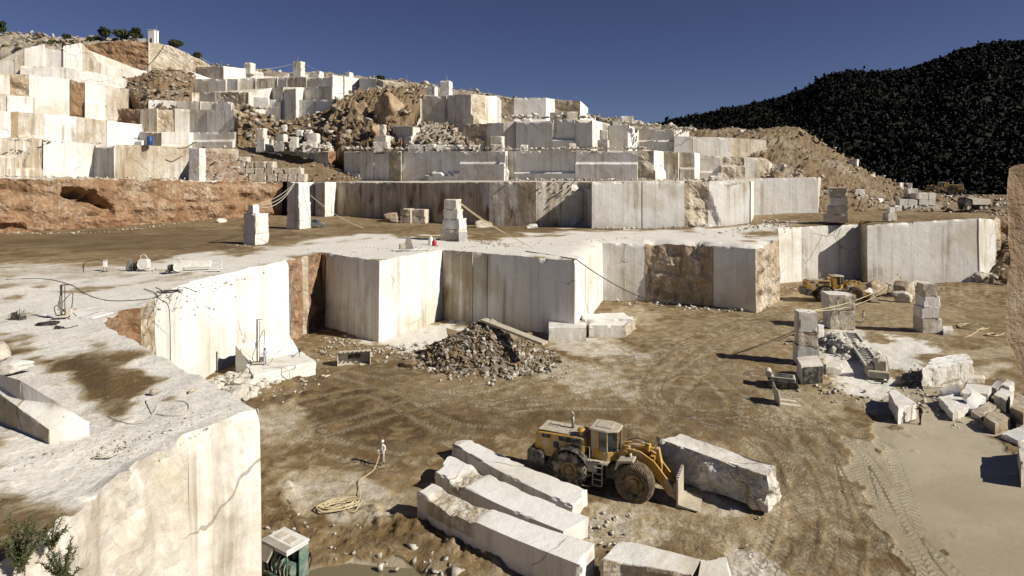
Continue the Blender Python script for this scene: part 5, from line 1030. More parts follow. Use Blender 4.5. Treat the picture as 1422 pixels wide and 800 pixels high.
g = G(215, 547, 10.45); boulder('boulder', g, (.5, .35, .30), .2, 285, (.6, .1, .8), 'angular dark stone on the white dust near the spur middle', planes=6, sub=3)

# ---- machines ------------------------------------------------------------------------------
# loose loader bucket on the pit floor
g = G(490, 508); o = empty('loader_bucket', (g[0], g[1]+.6, 0), R(14), 'cream loader bucket with teeth standing empty on the pit floor', 'bucket')
b = MB(); pr = [(.55, 0), (.75, .6), (.6, 1.25), (.2, 1.55), (-.5, 1.62), (-.5, 1.54), (.15, 1.45), (.48, 1.15), (.6, .6), (.45, .1), (-.9, .06), (-.9, 0)]
b.prism([(y, z) for y, z in pr], -1.75, 1.75, axis='x', bev=.01)
for s in (-1, 1): b.prism([(.55, 0), (.72, .6), (.58, 1.22), (.2, 1.5), (-.5, 1.58), (-.9, .04)], s*1.75, s*1.82, axis='x', bev=0)
b.build('shell', CREAM, o); b = MB()
for k in range(7): b.prism([(-.45, 1.5), (-.45, 1.66), (-.95, 1.60)], -1.5+k*.5-.12, -1.5+k*.5+.12, axis='x', bev=.01)
b.build('teeth', DUSTY, o); b = MB(); b.box((0, .2, .8), (1.4, .12, .5), .03); b.build('hitch_plate', DARK, o)
for x in (-1.1, 1.1): b = MB(); b.prism([(.6, .2), (.95, .5), (.9, 1.0), (.6, 1.2)], x-.08, x+.08, axis='x'); b.build('bracket', CREAM, o)
# green compressor with open hood, near the spur foot
g = G(394, 806); o = empty('compressor', (g[0]+.1, g[1], 0), R(-33), 'green compressor with cream hood and raised slatted side panel beside the spur', 'compressor')
b = MB(); b.box((0, 0, 2.35), (2.5, 1.7, .16), .05); b.box((0, 0, 2.2), (2.35, 1.6, .2), .03); hood = b.build('hood', WHITEP, o); o.scale = (.84, .84, .9)
b = MB(); b.box((-.55, .1, 2.44), (.7, .6, .03), .01); b.box((.4, .1, 2.44), (.7, .6, .03), .01)
for k in range(7): b.box((0, -.78+k*.06, 2.435), (2.3, .025, .03), 0)
b.build('hatch', CREAM, hood)
b = MB(); b.box((-1.2, 0, 1.3), (.08, 1.55, 1.7)); b.box((1.2, .4, 1.3), (.08, .7, 1.7)); b.box((0, .75, 1.3), (2.4, .08, 1.7)); b.box((0, 0, .5), (2.5, 1.6, .14)); b.box((1.1, -.74, 1.3), (.12, .08, 1.7)); b.box((-1.1, -.74, 1.3), (.12, .08, 1.7)); b.box((0, -.74, 1.3), (.1, .08, 1.7)); b.build('housing', GREEN, o)
b = MB(); b.box((-.35, 0, 1.05), (1.1, .9, .8), .06); b.cyl((.3, -.1, 1.0), (1.0, -.1, 1.0), .36, 14); b.cyl((-.5, -.3, 1.5), (-.5, .4, 1.5), .16, 10); b.cyl((.5, .3, 1.3), (.5, .3, 1.95), .17, 10); b.build('engine', GREEN, o)
b = MB()
for k in range(5): b.tube([(-.9+k*.4, -.6, .7), (-.8+k*.4, -.72, 1.2), (-.5+k*.35, -.5, 1.75)], .035, 6)
b.build('pipes', DUSTY, o)
b = MB(); rt = Matrix.Rotation(R(-38), 3, 'X'); b.box((-.6, -1.0, 2.0), (1.2, .05, .95), .01, rt)
for k in range(9): b.box(Vector((-.6, -1.03, 2.0))+rt @ Vector((0, -.03, -.4+k*.1)), (1.1, .03, .03), 0, rt)
b.build('side_panel', CREAM, o)
for x in (-.8, .8):
    for y in (-.7, .7): b = MB(); b.cyl((x, y-.11, .32), (x, y+.11, .32), .32, 16); b.build('wheel', RUBBER, o)
b = MB(); b.bar((1.2, 0, .45), (2.3, 0, .4), .1); b.build('tow_bar', DARK, o)

def drill_rig(label, loc, rz, h, tilt=0., base=True):
    o = empty('drill_rig', loc, rz, label, 'drill rig', 'drill rigs')
    b = MB(); b.bar((0, 0, .25), (0, tilt, h), .16, .12); b.bar((.22, .05, .3), (.22, tilt+.05, h*.97), .05); b.bar((-.05, 0, h), (.5, tilt, h+.02), .06); b.build('mast', DARK, o)
    b = MB(); b.box((0, -.16, h*.45), (.28, .26, .55), .04); b.cyl((0, -.2, h*.45+.25), (0, -.2, h*.45+.65), .08, 10); b.build('drill_head', STEEL, o)
    b = MB(); b.cyl((0, -.2, .05), (0, -.2, h*.45), .03, 8); b.build('drill_rod', STEEL, o)
    b = MB(); b.box((0, .1, .22), (.9, .7, .14), .03)
    if base: b.box((.45, .25, .5), (.45, .4, .5), .05)
    b.build('base', CREAM, o)
    for x, y in ((-.5, -.35), (.55, -.35), (0, .6)): b = MB(); b.bar((0, .1, .4), (x*1.3, y*1.3, .02), .05); b.build('leg', DARK, o)
    b = MB(); b.tube([(.1, 0, h*.5), (.7, .1, h*.75), (.6, .3, .6), (.9, .4, .05)], .03, 6); b.tube([(.05, 0, h*.45), (-.5, .2, .9), (-.4, .5, .04)], .03, 6); b.build('hose', HOSED, o)
    return o
gp = G(85, 442, 10.5); drill_rig('drill rig with tall black mast and tangled hoses on white dust at the left', (gp[0], gp[1], zplat(gp[None, :2])[0]), R(20), 2.6)
gp = G(357, 507, 1.35); drill_rig('drill rig with very tall twin mast on the low white block in the corner', (gp[0], gp[1], 1.38), R(10), 4.8)
gp = G(312, 503, .2); o = empty('rail_stand', (gp[0], gp[1], 0), R(5), 'black upright rail stand with crossbar before the white wall', 'stand')
b = MB(); b.bar((-.16, 0, 0), (-.16, 0, 3.1), .10); b.bar((.2, 0, 0), (.2, 0, 3.0), .06); b.build('post', DARK, o); b = MB(); b.bar((-.4, 0, 3.05), (.45, 0, 3.05), .12); b.build('crossbar', DARK, o); b = MB(); b.box((0, 0, .06), (.8, .6, .12)); b.build('foot', DARK, o)
gp = G(416, 497, 1.3); o = empty('hand_drill', (gp[0], gp[1], 1.36), .3, 'small dark drilling tool standing on the corner of the low white block', 'drill')
b = MB(); b.cyl((0, 0, 0), (0, 0, .9), .03, 6); b.build('rod', DARK, o); b = MB(); b.box((0, 0, .75), (.2, .18, .4), .03); b.bar((-.3, 0, .95), (.3, 0, .95), .05); b.build('handle', DARK, o)
b = MB(); b.tube([(0, 0, .7), (-.4, -.1, .4), (-.8, 0, .04)], .03, 6); b.build('hose', HOSED, o)

def saw_machine(label, loc, rz, L, s=1., tall=1.2, panel=True):
    o = empty('wire_saw', loc, rz, label, 'wire saw', 'wire saw machines on the plateau'); o.scale = (s, s, s)
    b = MB()
    for y in (-.4, .4): b.box((L/2, y, .2), (L, .09, .12), .01)
    for k in range(int(L)+1): b.box((min(k+.1, L-.1), 0, .14), (.09, .9, .06), 0)
    b.build('rail', WHITEP, o); b = MB()
    for k in (0.2, L/2, L-.2): b.box((k, -.4, .06), (.1, .12, .12), 0); b.box((k, .4, .06), (.1, .12, .12), 0)
    b.build('rail_feet', DARK, o)
    b = MB(); b.box((.6, 0, .75), (1.0, .95, .9), .05); b.box((.6, 0, 1.25), (.8, .7, .12), .03); b.build('motor_housing', WHITEP, o)
    b = MB(); b.lathe([(.001, -.05), (.48, -.05), (.52, -.08), (.52, .08), (.48, .05), (.001, .05)], (.7, -.62, .8), 'y', 24); b.build('drive_wheel', WHITEP, o)
    b = MB(); b.box((-.25, .1, .6), (.5, .7, .7), .04); b.cyl((-.25, -.4, .8), (-.25, .5, .8), .18, 12); b.box((-.5, 0, .25), (.3, 1.1, .3)); b.build('gearbox', DARK, o)
    b = MB(); b.bar((.1, .35, .3), (.1, .35, tall+.5), .05); b.tube([(.1, .35, tall+.4), (.5, .3, tall+.6), (.9, .1, tall+.1), (.8, 0, 1.2)], .04, 6); b.build('hose_arm', WHITEP, o)
    if panel: b = MB(); b.prism([(-1.3, .15), (-1.05, 1.35), (-.75, 1.4), (-.55, .2)], -.12, .0, bev=.02); b.build('guard_panel', STEEL, o)
    return o
def onplat(x, y, z=10.5): g = G(x, y, z); return (g[0], g[1], float(zplat(g[None, :2])[0])-.02)
saw_machine('squat wire saw with raised dark guard panel behind its housing', onplat(192, 376), R(8), 1.8, 1.05)
o = saw_machine('long white wire saw on rails with box beam near the bench rim', onplat(240, 379), R(17), 5.0, 1.0, 1.2, False)
b = MB(); b.box((2.5, 0, .95), (2.9, .6, .75), .05); b.box((3.9, .1, 1.0), (2.4, .08, .1), .01); b.box((4.4, 0, .35), (1.4, .5, .2), .02); b.build('box_beam', WHITEP, o); b = MB(); b.bar((5.0, 0, .1), (5.0, 0, 1.4), .06); b.build('end_post', WHITEP, o)
o = empty('control_box', onplat(146, 377), R(15), 'narrow white control box on legs left of the saws', 'control box')
b = MB(); b.box((0, 0, .85), (.38, .3, .7), .03); b.build('cabinet', WHITEP, o); b = MB(); b.box((0, 0, 1.24), (.42, .34, .05)); b.tube([(0, 0, 1.25), (.1, 0, 1.45), (.3, 0, 1.4)], .02, 6); b.build('lid', WHITEP, o)
for x in (-.15, .15): b = MB(); b.bar((x, 0, 0), (x, 0, .55), .05); b.build('leg', DARK, o)
b = MB(); b.box((0, 0, .04), (.6, .5, .06)); b.build('base', DARK, o)
o = empty('tool_crate', onplat(26, 444), R(-12), 'open black tool crate with rods and clamps on the white dust', 'crate')
b = MB(); b.box((0, 0, .05), (.85, .55, .06)); b.box((0, -.26, .16), (.85, .04, .26)); b.box((-.41, 0, .3), (.04, .5, .5)); b.box((.41, 0, .16), (.04, .5, .26)); b.build('tray', DARK, o)
for k in range(6): b = MB(); b.bar((-.3+k*.12, -.1+.06*k, .1), (-.35+k*.16, .12, .65+.08*(k % 3)), .04); b.build('rod', STEEL if k % 2 else DARK, o)
b = MB(); b.box((.05, .05, .28), (.4, .22, .3), .04); b.build('clamp', STEEL, o)
b = MB(); b.bar((0, 0, .04), (1.55, -.02, .04), .10, .05); gp = onplat(93, 429); o = b.build('steel_bar', DARK); o.location = gp; tag(o, 'straight black steel bar lying on the white dust right of the mast', 'bar')
b = MB(); b.bar((0, 0, .05), (1.5, -1.25, .05), .09, .08); b.box((.95, -.8, .07), (.3, .2, .12)); gp = onplat(89, 431); o = b.build('steel_bar', DARK); o.location = gp; tag(o, 'jointed black bar slanting towards the viewer beside the drill mast', 'bar')
o = empty('grinder', onplat(80, 456), .3, 'small black grinder in front of the drill rig hoses', 'grinder'); b = MB(); b.box((0, 0, .12), (.4, .26, .22), .05); b.build('motor', DARK, o); b = MB(); b.cyl((.15, 0, .14), (.4, 0, .14), .05, 8); b.build('handle', DARK, o)
b = MB(); b.prism([(x, y) for x, y in ((-2.2, -.9), (1.8, -1.2), (2.2, .6), (-1.2, 1.1))], 0., .14, 'z', .02); gp = onplat(112, 436); o = mk('marble_slab', np.array(b.V)+np.array(gp), b.F, ROCK, tint=(.08, 0, .05), label='thin pale slab lying flat beside the drill rig', cat='slab')
# cutter frame and canister at the middle rim
o = empty('wire_saw', onplat(566, 349, 10.5), R(18), 'low cutter with upright grey plate at the middle bench rim', 'wire saw', 'wire saw machines on the plateau')
b = MB(); b.bar((-2.2, -.5, .25), (3.4, -.5, .25), .1); b.bar((-1., .5, .25), (3.4, .4, .25), .1)
for x in (-1.2, .3, 1.8, 3.2): b.bar((x, -.5, .3), (x, .45, .3), .08)
b.build('rail', WHITEP, o); b = MB(); b.prism([(-.6, .3), (-.1, 2.1), (.35, 2.2), (.9, .3)], -.1, .1, bev=.02); b.build('guard_panel', STEEL, o); b = MB(); b.box((-.8, 0, .7), (.8, .7, .8), .06); b.cyl((-.8, -.4, .8), (-.8, .5, .8), .28, 12); b.build('motor_housing', DUSTY, o)
for x, y in ((-1.9, -.5), (3.1, -.5), (-.8, .5), (3.1, .4)): b = MB(); b.bar((x, y, 0), (x, y, .25), .08); b.build('leg', WHITEP, o)
o = empty('canister', onplat(603, 343, 10.4), 0., 'red canister standing at the bench rim near the wire wrapped tower', 'canister')
b = MB(); b.lathe([(.001, 0), (.34, 0), (.36, .04), (.36, .75), (.2, .95), (.12, 1.0), (.001, 1.0)], (0, 0, 0), 'z', 18); b.build('body', REDP, o, smooth=True); b = MB(); b.cyl((0, 0, 1.), (0, 0, 1.14), .1, 10); b.tube([(-.2, 0, .9), (-.15, 0, 1.25), (.15, 0, 1.25), (.2, 0, .9)], .03, 6); b.build('cap', WHITEP, o)
o = empty('canister', onplat(598, 341, 10.4), 0., 'white canister with rounded top just left of the red one', 'canister')
b = MB(); b.lathe([(.001, 0), (.38, 0), (.4, .05), (.4, .95), (.25, 1.25), (.1, 1.4), (.001, 1.42)], (0, 0, 0), 'z', 18); b.build('body', WHITEP, o, smooth=True); b = MB(); b.cyl((0, 0, 1.4), (0, 0, 1.55), .1, 10); b.build('cap', DUSTY, o)
bl = P(203, 197, 185); o = empty('barrel', (bl[0], 157.6, P(0, 200, 157.6)[2]-.2), 0., 'blue barrel standing on the third bench at the left', 'barrel')
bx = (203-CX)*157.6/F; o.location = (bx, 159.2, P(0, 201, 159.2)[2]-.1); b = MB(); b.lathe([(.001, 0), (.62, 0), (.66, .1), (.66, .9), (.7, 1.), (.66, 1.1), (.66, 2.1), (.6, 2.2), (.001, 2.2)], (0, 0, 0), 'z', 18); b.build('drum', BLUE, o, smooth=True); b = MB(); b.cyl((0, 0, 2.18), (0, 0, 2.26), .55, 16); b.build('lid', BLUE, o)

# saw beam machine on the white dust patch in the pit
ga, gb = G(1180, 470), G(1216, 522); dv = gb-ga; Lb = float(np.linalg.norm(dv[:2])); o = empty('chain_saw', (ga[0], ga[1], 0), math.atan2(dv[1], dv[0]), 'dust white quarry chain saw with long ladder beam lying across the white dust', 'quarry saw')
b = MB()
for y in (-.75, .75): b.box((Lb/2, y, .75), (Lb, .14, .3), .02)
b.box((Lb/2, 0, .62), (Lb, 1.4, .08), .01); b.build('beam', WHITEP, o)
b = MB()
for k in range(int(Lb/1.1)): b.box((.5+k*1.1, 0, .80), (.16, 1.4, .14), .01)
for y in (-.3, .25): b.box((Lb/2, y, .9), (Lb*.95, .05, .05), 0)
b.build('rungs', STEEL, o)
for x in (.6, Lb/2, Lb-.6): b = MB(); b.bar((x, -.7, 0), (x, -.7, .62), .14); b.bar((x, .7, 0), (x, .7, .62), .14); b.build('leg', DUSTY, o)
b = MB(); b.box((Lb+.7, 0, .55), (1.9, 2.0, .7), .06); b.box((Lb+.6, .25, 1.4), (1.1, 1.1, 1.1), .06); b.cyl((Lb+.6, -.4, 1.2), (Lb+.6, -.9, 1.2), .5, 16); b.box((Lb+1.2, -.2, 2.0), (.4, .5, .6), .05); b.build('drive_unit', DUSTY, o)
b = MB(); b.bar((Lb+1.5, .9, .3), (Lb+2.6, .5, .2), .1); b.bar((Lb+1.5, -.9, .3), (Lb+2.6, -.5, .2), .1); b.box((Lb+2.5, 0, .2), (.2, 1.2, .2)); b.build('frame', DARK, o)
b = MB(); b.tube([(Lb+.6, .2, 1.9), (Lb, .9, 2.3), (Lb-1.2, 1.4, .9), (Lb-2., 1.6, .05)], .05, 6); b.build('hose', HOSEW, o)
# tracked machine and grab in front of the tower
g = G(1090, 538); o = empty('excavator_base', (g[0], g[1]+.5, 0), R(-22), 'dark topped tracked machine base beside the black fronted block', 'machine')
b = MB(); b.box((0, 0, .8), (2.3, 1.5, .5), .06); b.build('deck', DUSTY, o); b = MB(); b.box((.1, -.1, 1.08), (1.7, 1.1, .06), .02); b.build('deck_plate', DARK, o)
for s in (-1, 1):
    b = MB(); b.prism([(-1.3, .1), (-1.45, .4), (-1.3, .7), (1.3, .7), (1.45, .4), (1.3, .1), (1.1, 0), (-1.1, 0)], s*.75 if s > 0 else -1.15, 1.15 if s > 0 else -.75, bev=.04)
    for k in range(13): b.box((-1.25+k*.21, s*.95, .72), (.1, .42, .05), 0)
    b.build('track', DARK, o)
b = MB(); b.cyl((-1.35, -.7, 1.25), (-1.35, .7, 1.25), .3, 14); b.box((-1.2, 0, 1.0), (.3, 1.2, .3)); b.build('roller', CREAM, o); b = MB(); b.bar((-1.2, .5, 1.2), (.8, -.6, .5), .12); b.build('arm', STEEL, o)
g = G(1092, 563); o = empty('grab', (g[0], g[1], 0), R(-6), 'pale steel fork attachment with upright plate lying on the dirt', 'fork attachment')
b = MB(); b.box((-.75, .35, .75), (.14, 1.7, 1.5), .03, Matrix.Rotation(R(-8), 3, 'Y')); b.build('upright_plate', CREAM, o)
for y in (-.3, .9): b = MB(); b.prism([(-.75, .02), (-.75, .32), (1.2, .12), (1.2, .02)], y-.25, y+.25, bev=.01); b.build('tine', CREAM, o)
b = MB(); b.bar((-.8, -.2, 1.1), (.3, .6, .9), .12); b.cyl((-.9, .4, 1.5), (-.9, 1.0, 1.8), .1, 8); b.build('hydraulic_arm', STEEL, o)
g = G(1166, 534); o = empty('ladder', (g[0], g[1], 0.03), R(4), 'pale ladder lying flat on the dirt near the saw drive unit', 'ladder'); b = MB(); b.bar((-.95, -.2, .04), (.95, -.2, .04), .06); b.bar((-.95, .2, .04), (.95, .2, .04), .06); b.build('side_rails', CREAM, o)
for k in range(7): b = MB(); b.bar((-.8+k*.27, -.2, .045), (-.8+k*.27, .2, .045), .04); b.build('rung', CREAM, o)

# ---- vehicles ------------------------------------------------------------------------------
g = G(434, 316, 10.7); o = empty('parked_van', (g[0], g[1]+.9, float(zplat(g[None, :2])[0])-.02), R(12), 'small blue grey van parked beside the pale block tower', 'van')
b = MB(); b.prism([(-2.0, .42), (-2.05, .9), (-1.95, 1.75), (-1.75, 1.9), (.75, 1.9), (1.35, 1.15), (2.0, 1.0), (2.1, .7), (2.05, .42)], -.85, .85, bev=.07); body = b.build('body', BLUEGREY, o)
b = MB()
for s in (-1, 1): b.prism([(-.2, 1.2), (-.2, 1.72), (.62, 1.72), (1.1, 1.2)], s*.845 if s > 0 else -.865, .865 if s > 0 else -.845, bev=0); b.prism([(-1.7, 1.2), (-1.7, 1.72), (-.35, 1.72), (-.35, 1.2)], s*.845 if s > 0 else -.865, .865 if s > 0 else -.845, bev=0)
b.bar((1.33, 0, 1.2), (.82, 0, 1.84), 1.45, .03); b.box((-2.03, 0, 1.45), (.05, 1.3, .5), .01); b.build('window', GLASS, o)
for x in (-1.3, 1.3):
    for s in (-1, 1):
        b = MB(); b.cyl((x, s*.66, .33), (x, s*.88, .33), .33, 18); w_ = b.build('wheel', RUBBER, o); b = MB(); b.cyl((x, s*.87, .33), (x, s*.895, .33), .19, 14); b.build('rim', STEEL, w_)
b = MB(); b.box((-2.08, 0, .55), (.12, 1.7, .2), .03); b.box((2.1, 0, .5), (.12, 1.7, .2), .03); b.build('bumper', DARK, o)
for s in (-1, 1): b = MB(); b.box((2.04, s*.62, .85), (.1, .3, .18), .03); b.build('headlight', WHITEP, o)
# dump truck far right
g = P(1352, 291, 152); o = empty('dump_truck', (g[0], g[1], g[2]-.1), R(4), 'dump truck with pale tipping body on the far road before the mountain', 'dump truck')
b = MB(); b.box((-.5, 0, 1.1), (6.2, 1.1, .35), .04); b.build('chassis', DARK, o)
b = MB(); b.prism([(-3.2, 1.0), (-3.3, 1.5), (-3.2, 2.9), (-1.9, 2.95), (-1.6, 2.0), (-1.6, 1.0)], -1.2, 1.2, bev=.06); cab = b.build('cab', DARK, o)
b = MB(); b.box((-3.27, 0, 2.35), (.06, 1.9, .75), .01); b.box((-2.6, -1.21, 2.4), (.8, .04, .6), .01); b.box((-2.6, 1.21, 2.4), (.8, .04, .6), .01); b.build('window', GLASS, cab)
b = MB(); b.prism([(-1.4, 1.35), (-1.4, 2.6), (-2.9, 3.05), (-2.9, 3.2), (-1.2, 3.1), (3.3, 2.6), (3.2, 1.6), (2.6, 1.3)], -1.35, 1.35, bev=.04); b.build('tipping_body', CREAM, o)
for x in (-2.4, 1.0, 2.3):
    for s in (-1, 1): b = MB(); b.cyl((x, s*.75, .6), (x, s*1.2, .6), .6, 18); w_ = b.build('wheel', RUBBER, o); b = MB(); b.cyl((x, s*1.19, .6), (x, s*1.22, .6), .32, 14); b.build('rim', CREAM, w_)

# ---- hoses, ropes and wires ----------------------------------------------------------------
def hose(pts, r, mat, label, z=0., name='hose', cat='hose', plat_=False, smooth=5):
    q = []
    for p in pts:
        if len(p) == 2:
            g = G(p[0], p[1], z)
            if plat_: g[2] = float(zplat(g[None, :2])[0])
            g[2] += r+.02
        else: g = np.array(p, float)
        q.append(g)
    V, Fc = tube_geo(q, r, 6, smooth); return mk(name, V, Fc, mat, smooth=True, label=label, cat=cat)
def coil(cx, cy, rx, ry, turns, z, r, mat, label, seed, tail=None, plat_=False, skew=.3):
    rng = random.Random(seed); g = G(cx, cy, z); zz = float(zplat(g[None, :2])[0]) if plat_ else z; q = []
    for k in range(int(turns*14)):
        t = 2*math.pi*k/14; f = .78+.3*math.sin(k*.071+seed)+rng.uniform(-.12, .12); lev = r*(1+1.3*(k//28)/max(1, turns/4))
        q.append(np.array([g[0]+rx*f*math.cos(t)+skew*math.sin(t)*rx, g[1]+ry*f*math.sin(t), zz+lev+.02+rng.uniform(0, .05)]))
    for p in (tail or []):
        if len(p) == 2:
            h = G(p[0], p[1], z); h[2] = (float(zplat(h[None, :2])[0]) if plat_ else z)+r+.02; q.append(h)
        else: q.append(np.array(p, float))
    V, Fc = tube_geo(q, r, 6, 3); return mk('hose', V, Fc, mat, smooth=True, label=label, cat='hose')
hand = G(529, 645); HANDP = (hand[0]-.02, hand[1]-.2, .95)
coil(471, 703, 1.1, .85, 8, 0, .036, HOSE, 'coiled tan hose running across the pit floor to the worker in white', 3, [(490, 712), (500, 700), (499, 680), (498, 670), (508, 662), (520, 652), HANDP], skew=.5)
coil(154, 622, .42, .42, 6, 10.4, .018, HOSEW, 'pale hose coil with several loops lying on the near spur', 4, [(165, 612), (172, 608), (178, 612)], True)
hose([(150, 573), (165, 581), (185, 585), (205, 582), (215, 573), (230, 577), (250, 578), (262, 570), (258, 560), (240, 557), (220, 562), (212, 572), (205, 560), (203, 554)], .018, HOSEW, 'thin pale hose looping over the dusty near spur', 10.45, plat_=True)
hose([(8, 388), (60, 388), (100, 396), (118, 408), (150, 417), (200, 416), (220, 412), (225, 404), (216, 400)], .03, HOSED, 'dark hose snaking across the white dust patches on the plateau', 10.5, plat_=True)
hose([(116, 378), (118, 366), (135, 362), (145, 364)], .03, HOSED, 'dark hose curling to the white control box', 10.5, plat_=True)
gq = [(214, 412), (222, 411)]
hose([(200, 402), (215, 408), (222, 416), tuple(G(231, 423, 10.5)+np.array([.12, -.05, .05])), tuple(G(231, 423, 10.5)+np.array([.35, -.1, -1.2])), tuple(G(231, 423, 10.5)+np.array([.4, -.1, -5]))], .035, HOSED, 'dark hose dropping over the white wall from the rim', 10.5, plat_=True)
coil(236, 406, .9, .7, 3, 10.5, .035, HOSED, 'tangle of black hoses beside the rim of the white wall', 5, [(250, 398), (262, 400), (272, 406)], True)
coil(66, 450, .6, .55, 7, 10.5, .03, HOSED, 'heap of tangled dark hoses left of the drill mast', 6, [(90, 455), (108, 451)], True)
coil(330, 338, 1.2, .9, 2, 10.5, .04, HOSED, 'dark cable loops on the ground at the strapped stack', 7, [(318, 336)], True)
coil(1352, 455, 2.2, 1.9, 2, 0, .06, HOSE, 'large loose loop of pale hose on the dirt by the four block tower', 8, [(1340, 470), (1310, 468), (1302, 463)])
coil(1378, 466, 1.2, 1., 4, 0, .05, HOSE, 'tight coil of hose farthest right on the dirt', 9, [(1395, 463)])
coil(1147, 544, .9, .9, 1.6, 0, .03, HOSE, 'thin loop of hose on the dirt before the saw beam', 10, [(1165, 540), (1190, 533)])
hose([(350, 512, ), (356, 508)] if False else [tuple(G(352, 522, 1.0)+np.array([0, -.1, 0])), tuple(G(346, 530, .5)), (352, 543), (368, 548), (385, 548), (398, 540), (402, 530), tuple(G(400, 514, 1.4)+np.array([0, 0, .05])), tuple(G(385, 511, 1.4)+np.array([0, 0, .06])), tuple(G(365, 512, 1.4)+np.array([0, 0, .05]))], .035, HOSEW, 'pale hose looping over the front of the low white block', 0.)
hose([(330, 552), (345, 540), (352, 528)], .035, HOSEW, 'short pale hose lying on the broken stones under the drill', .3)
hose([(368, 660), (385, 680), (402, 700), (405, 715), (412, 735), (425, 755), (432, 775), (428, 792), (415, 800)], .035, HOSED, 'dark cable running from the spur foot past the compressor', 0.)
hose([(498, 636), (512, 640), (528, 652), (520, 662)], .02, HOSED, 'thin dark cord on the dirt by the worker in white', 0.) if False else None
def wire(a, b, sag, r, mat, label, n=14):
    a, b = np.array(a, float), np.array(b, float); t = np.linspace(0, 1, n)[:, None]; q = a*(1-t)+b*t; q[:, 2] -= (4*sag*t*(1-t))[:, 0]
    V, Fc = tube_geo(q, r, 5, 1); return mk('wire', V, Fc, mat, smooth=True, label=label, cat='wire')
topB = np.array([gB[0]-.3, gB[1]+.2, zB+.06]); topA = np.array([gA[0], gA[1]+.4, zA+.05]); topC = np.array([gC[0]+.4, gC[1]+.4, zC+.05])
wire(topA, topB+np.array([0, 0, 0]), 2.2, .06, HOSEW, 'pale rope sagging between strapped stack and van tower, lowest of three')
wire(topA+np.array([.1, .2, .02]), topB+np.array([.1, .2, .02]), 1.5, .05, HOSEW, 'pale rope sagging between strapped stack and van tower, middle one')
wire(topA+np.array([-.1, .3, 0]), topB+np.array([-.1, .3, 0]), .9, .05, HOSEW, 'pale rope between strapped stack and van tower, tightest of three')
e = onplat(505, 318, 10.6); wire(topB+np.array([.5, 0, 0]), (e[0], e[1], e[2]+.1), 1.2, .05, HOSEW, 'pale rope running down right from the van tower to the ground')
for i, (x, y, lab) in enumerate([(700, 324, 'first'), (716, 332, 'second'), (740, 345, 'third')]):
    e = onplat(x, y, 10.4); wire(topC+np.array([.1*i, .1*i, 0]), (e[0], e[1], e[2]+.06), .5, .05, HOSE, f'taut tan rope from the wire wrapped tower to the rim, {lab} from the left')
e = onplat(655, 326); wire(topC, (e[0], e[1], e[2]+.05), 3.0, .04, HOSEW, 'slack pale rope hanging beside the wire wrapped tower')
s_ = G(730, 352, 10.35); s_[2] = zplat(s_[None, :2])[0]+.1; c_ = G(799, 361, 10.25)+np.array([.05, -.15, .12]); e_ = np.array([*G(935, 428)[:2], .2])
wire(s_, c_, .0, .07, HOSED, 'dark cable lying along the plateau to the bright corner'); wire(c_, e_, 1.0, .07, HOSED, 'dark cable strung from the bright corner down to the pit floor')
pts_ = [c_*(1-t)+e_*t for t in (0,)]
tt = G(1123, 434); topTA = np.array([G(1124, 509)[0]+.2, G(1124, 509)[1]+.5, CZ-(434-HY)*G(1124, 509)[1]/F+.06])
e = np.array([*G(1250, 396)[:2], 2.0]); wire(topTA, e, 1.2, .06, HOSE, 'pale hose strung from the slim tower to the boulders, upper one'); wire(topTA+np.array([.1, .1, 0]), e+np.array([-.5, -.3, -.6]), 1.7, .05, HOSE, 'pale hose strung from the slim tower to the boulders, lower one')
for a, b_, lab in [((620, 113, 213), (578, 117, 232), 'thin wire from the skyline wire tower running left'), ((620, 113, 213), (632, 130, 205), 'thin wire from the skyline wire tower dropping right'), ((410, 88, 263), (352, 97, 259), 'thin wire between the two skyline block towers'), ((425, 90, 262), (462, 104, 230), 'thin wire from the slim skyline tower to the bright cut face'), ((278, 78, 262), (302, 92, 252), 'thin wire along the top of the bright slope')]:
    wire(P(*a), P(*b_), .6, .07, HOSEW, lab)
for a, b_, lab in [((228, 63, 246.5), (206, 90, 238), 'dark cable hanging down the bright slope face'), ((172, 172, 184.5), (171, 172.5, 184.4), '')][:1]:
    wire(P(*a), P(*b_), .8, .12, HOSED, lab)
V, Fc = tube_geo([P(171, 172, 189), P(173, 182, 188.4), P(180, 190, 188.2), P(190, 192, 189), P(199, 184, 191)], .14, 6, 4); mk('hose', V, Fc, HOSED, smooth=True, label='black hose hanging in a loop on the white face of the fourth bench', cat='hose')
V, Fc = tube_geo([P(246, 206, 161), P(258, 205, 161.5), P(268, 199, 162), P(273, 197, 163)], .12, 6, 4); mk('hose', V, Fc, HOSED, smooth=True, label='dark cable over the ledge above the white pillar block', cat='hose')
# thin poles and rods on the ridge
def pole(x, y0, y1, Y, label, r=.12, lean=0.):
    a, b_ = P(x, y1, Y), P(x+lean, y0, Y); o = empty('pole', (a[0], a[1], a[2]-.6), 0, label, 'pole', 'thin poles on the skyline'); b = MB(); b.cyl((0, 0, 0), (b_[0]-a[0], 0, b_[2]-a[2]+.6), r, 8); b.build('shaft', STEEL, o); b = MB(); b.bar((b_[0]-a[0]-.5, 0, (b_[2]-a[2])*.8), (b_[0]-a[0]+.5, 0, (b_[2]-a[2])*.8), .08); b.build('crossbar', STEEL, o)
pole(217, 36, 60, 252, 'lattice like antenna pole beside the white hut on the hilltop', .16)
pole(411, 78, 90, 262, 'leaning rod on top of the slim skyline tower', .12, 3)
pole(622, 106, 116, 213, 'short rod on top of the skyline wire tower', .12, -2)
pole(565, 103, 114, 236, 'thin upright pole on the tan skyline rock', .1)
pole(307, 84, 96, 250, 'thin pole at the top of the bright slope', .1)
pole(484, 97, 105, 234, 'stub pole by the small skyline cube', .12)
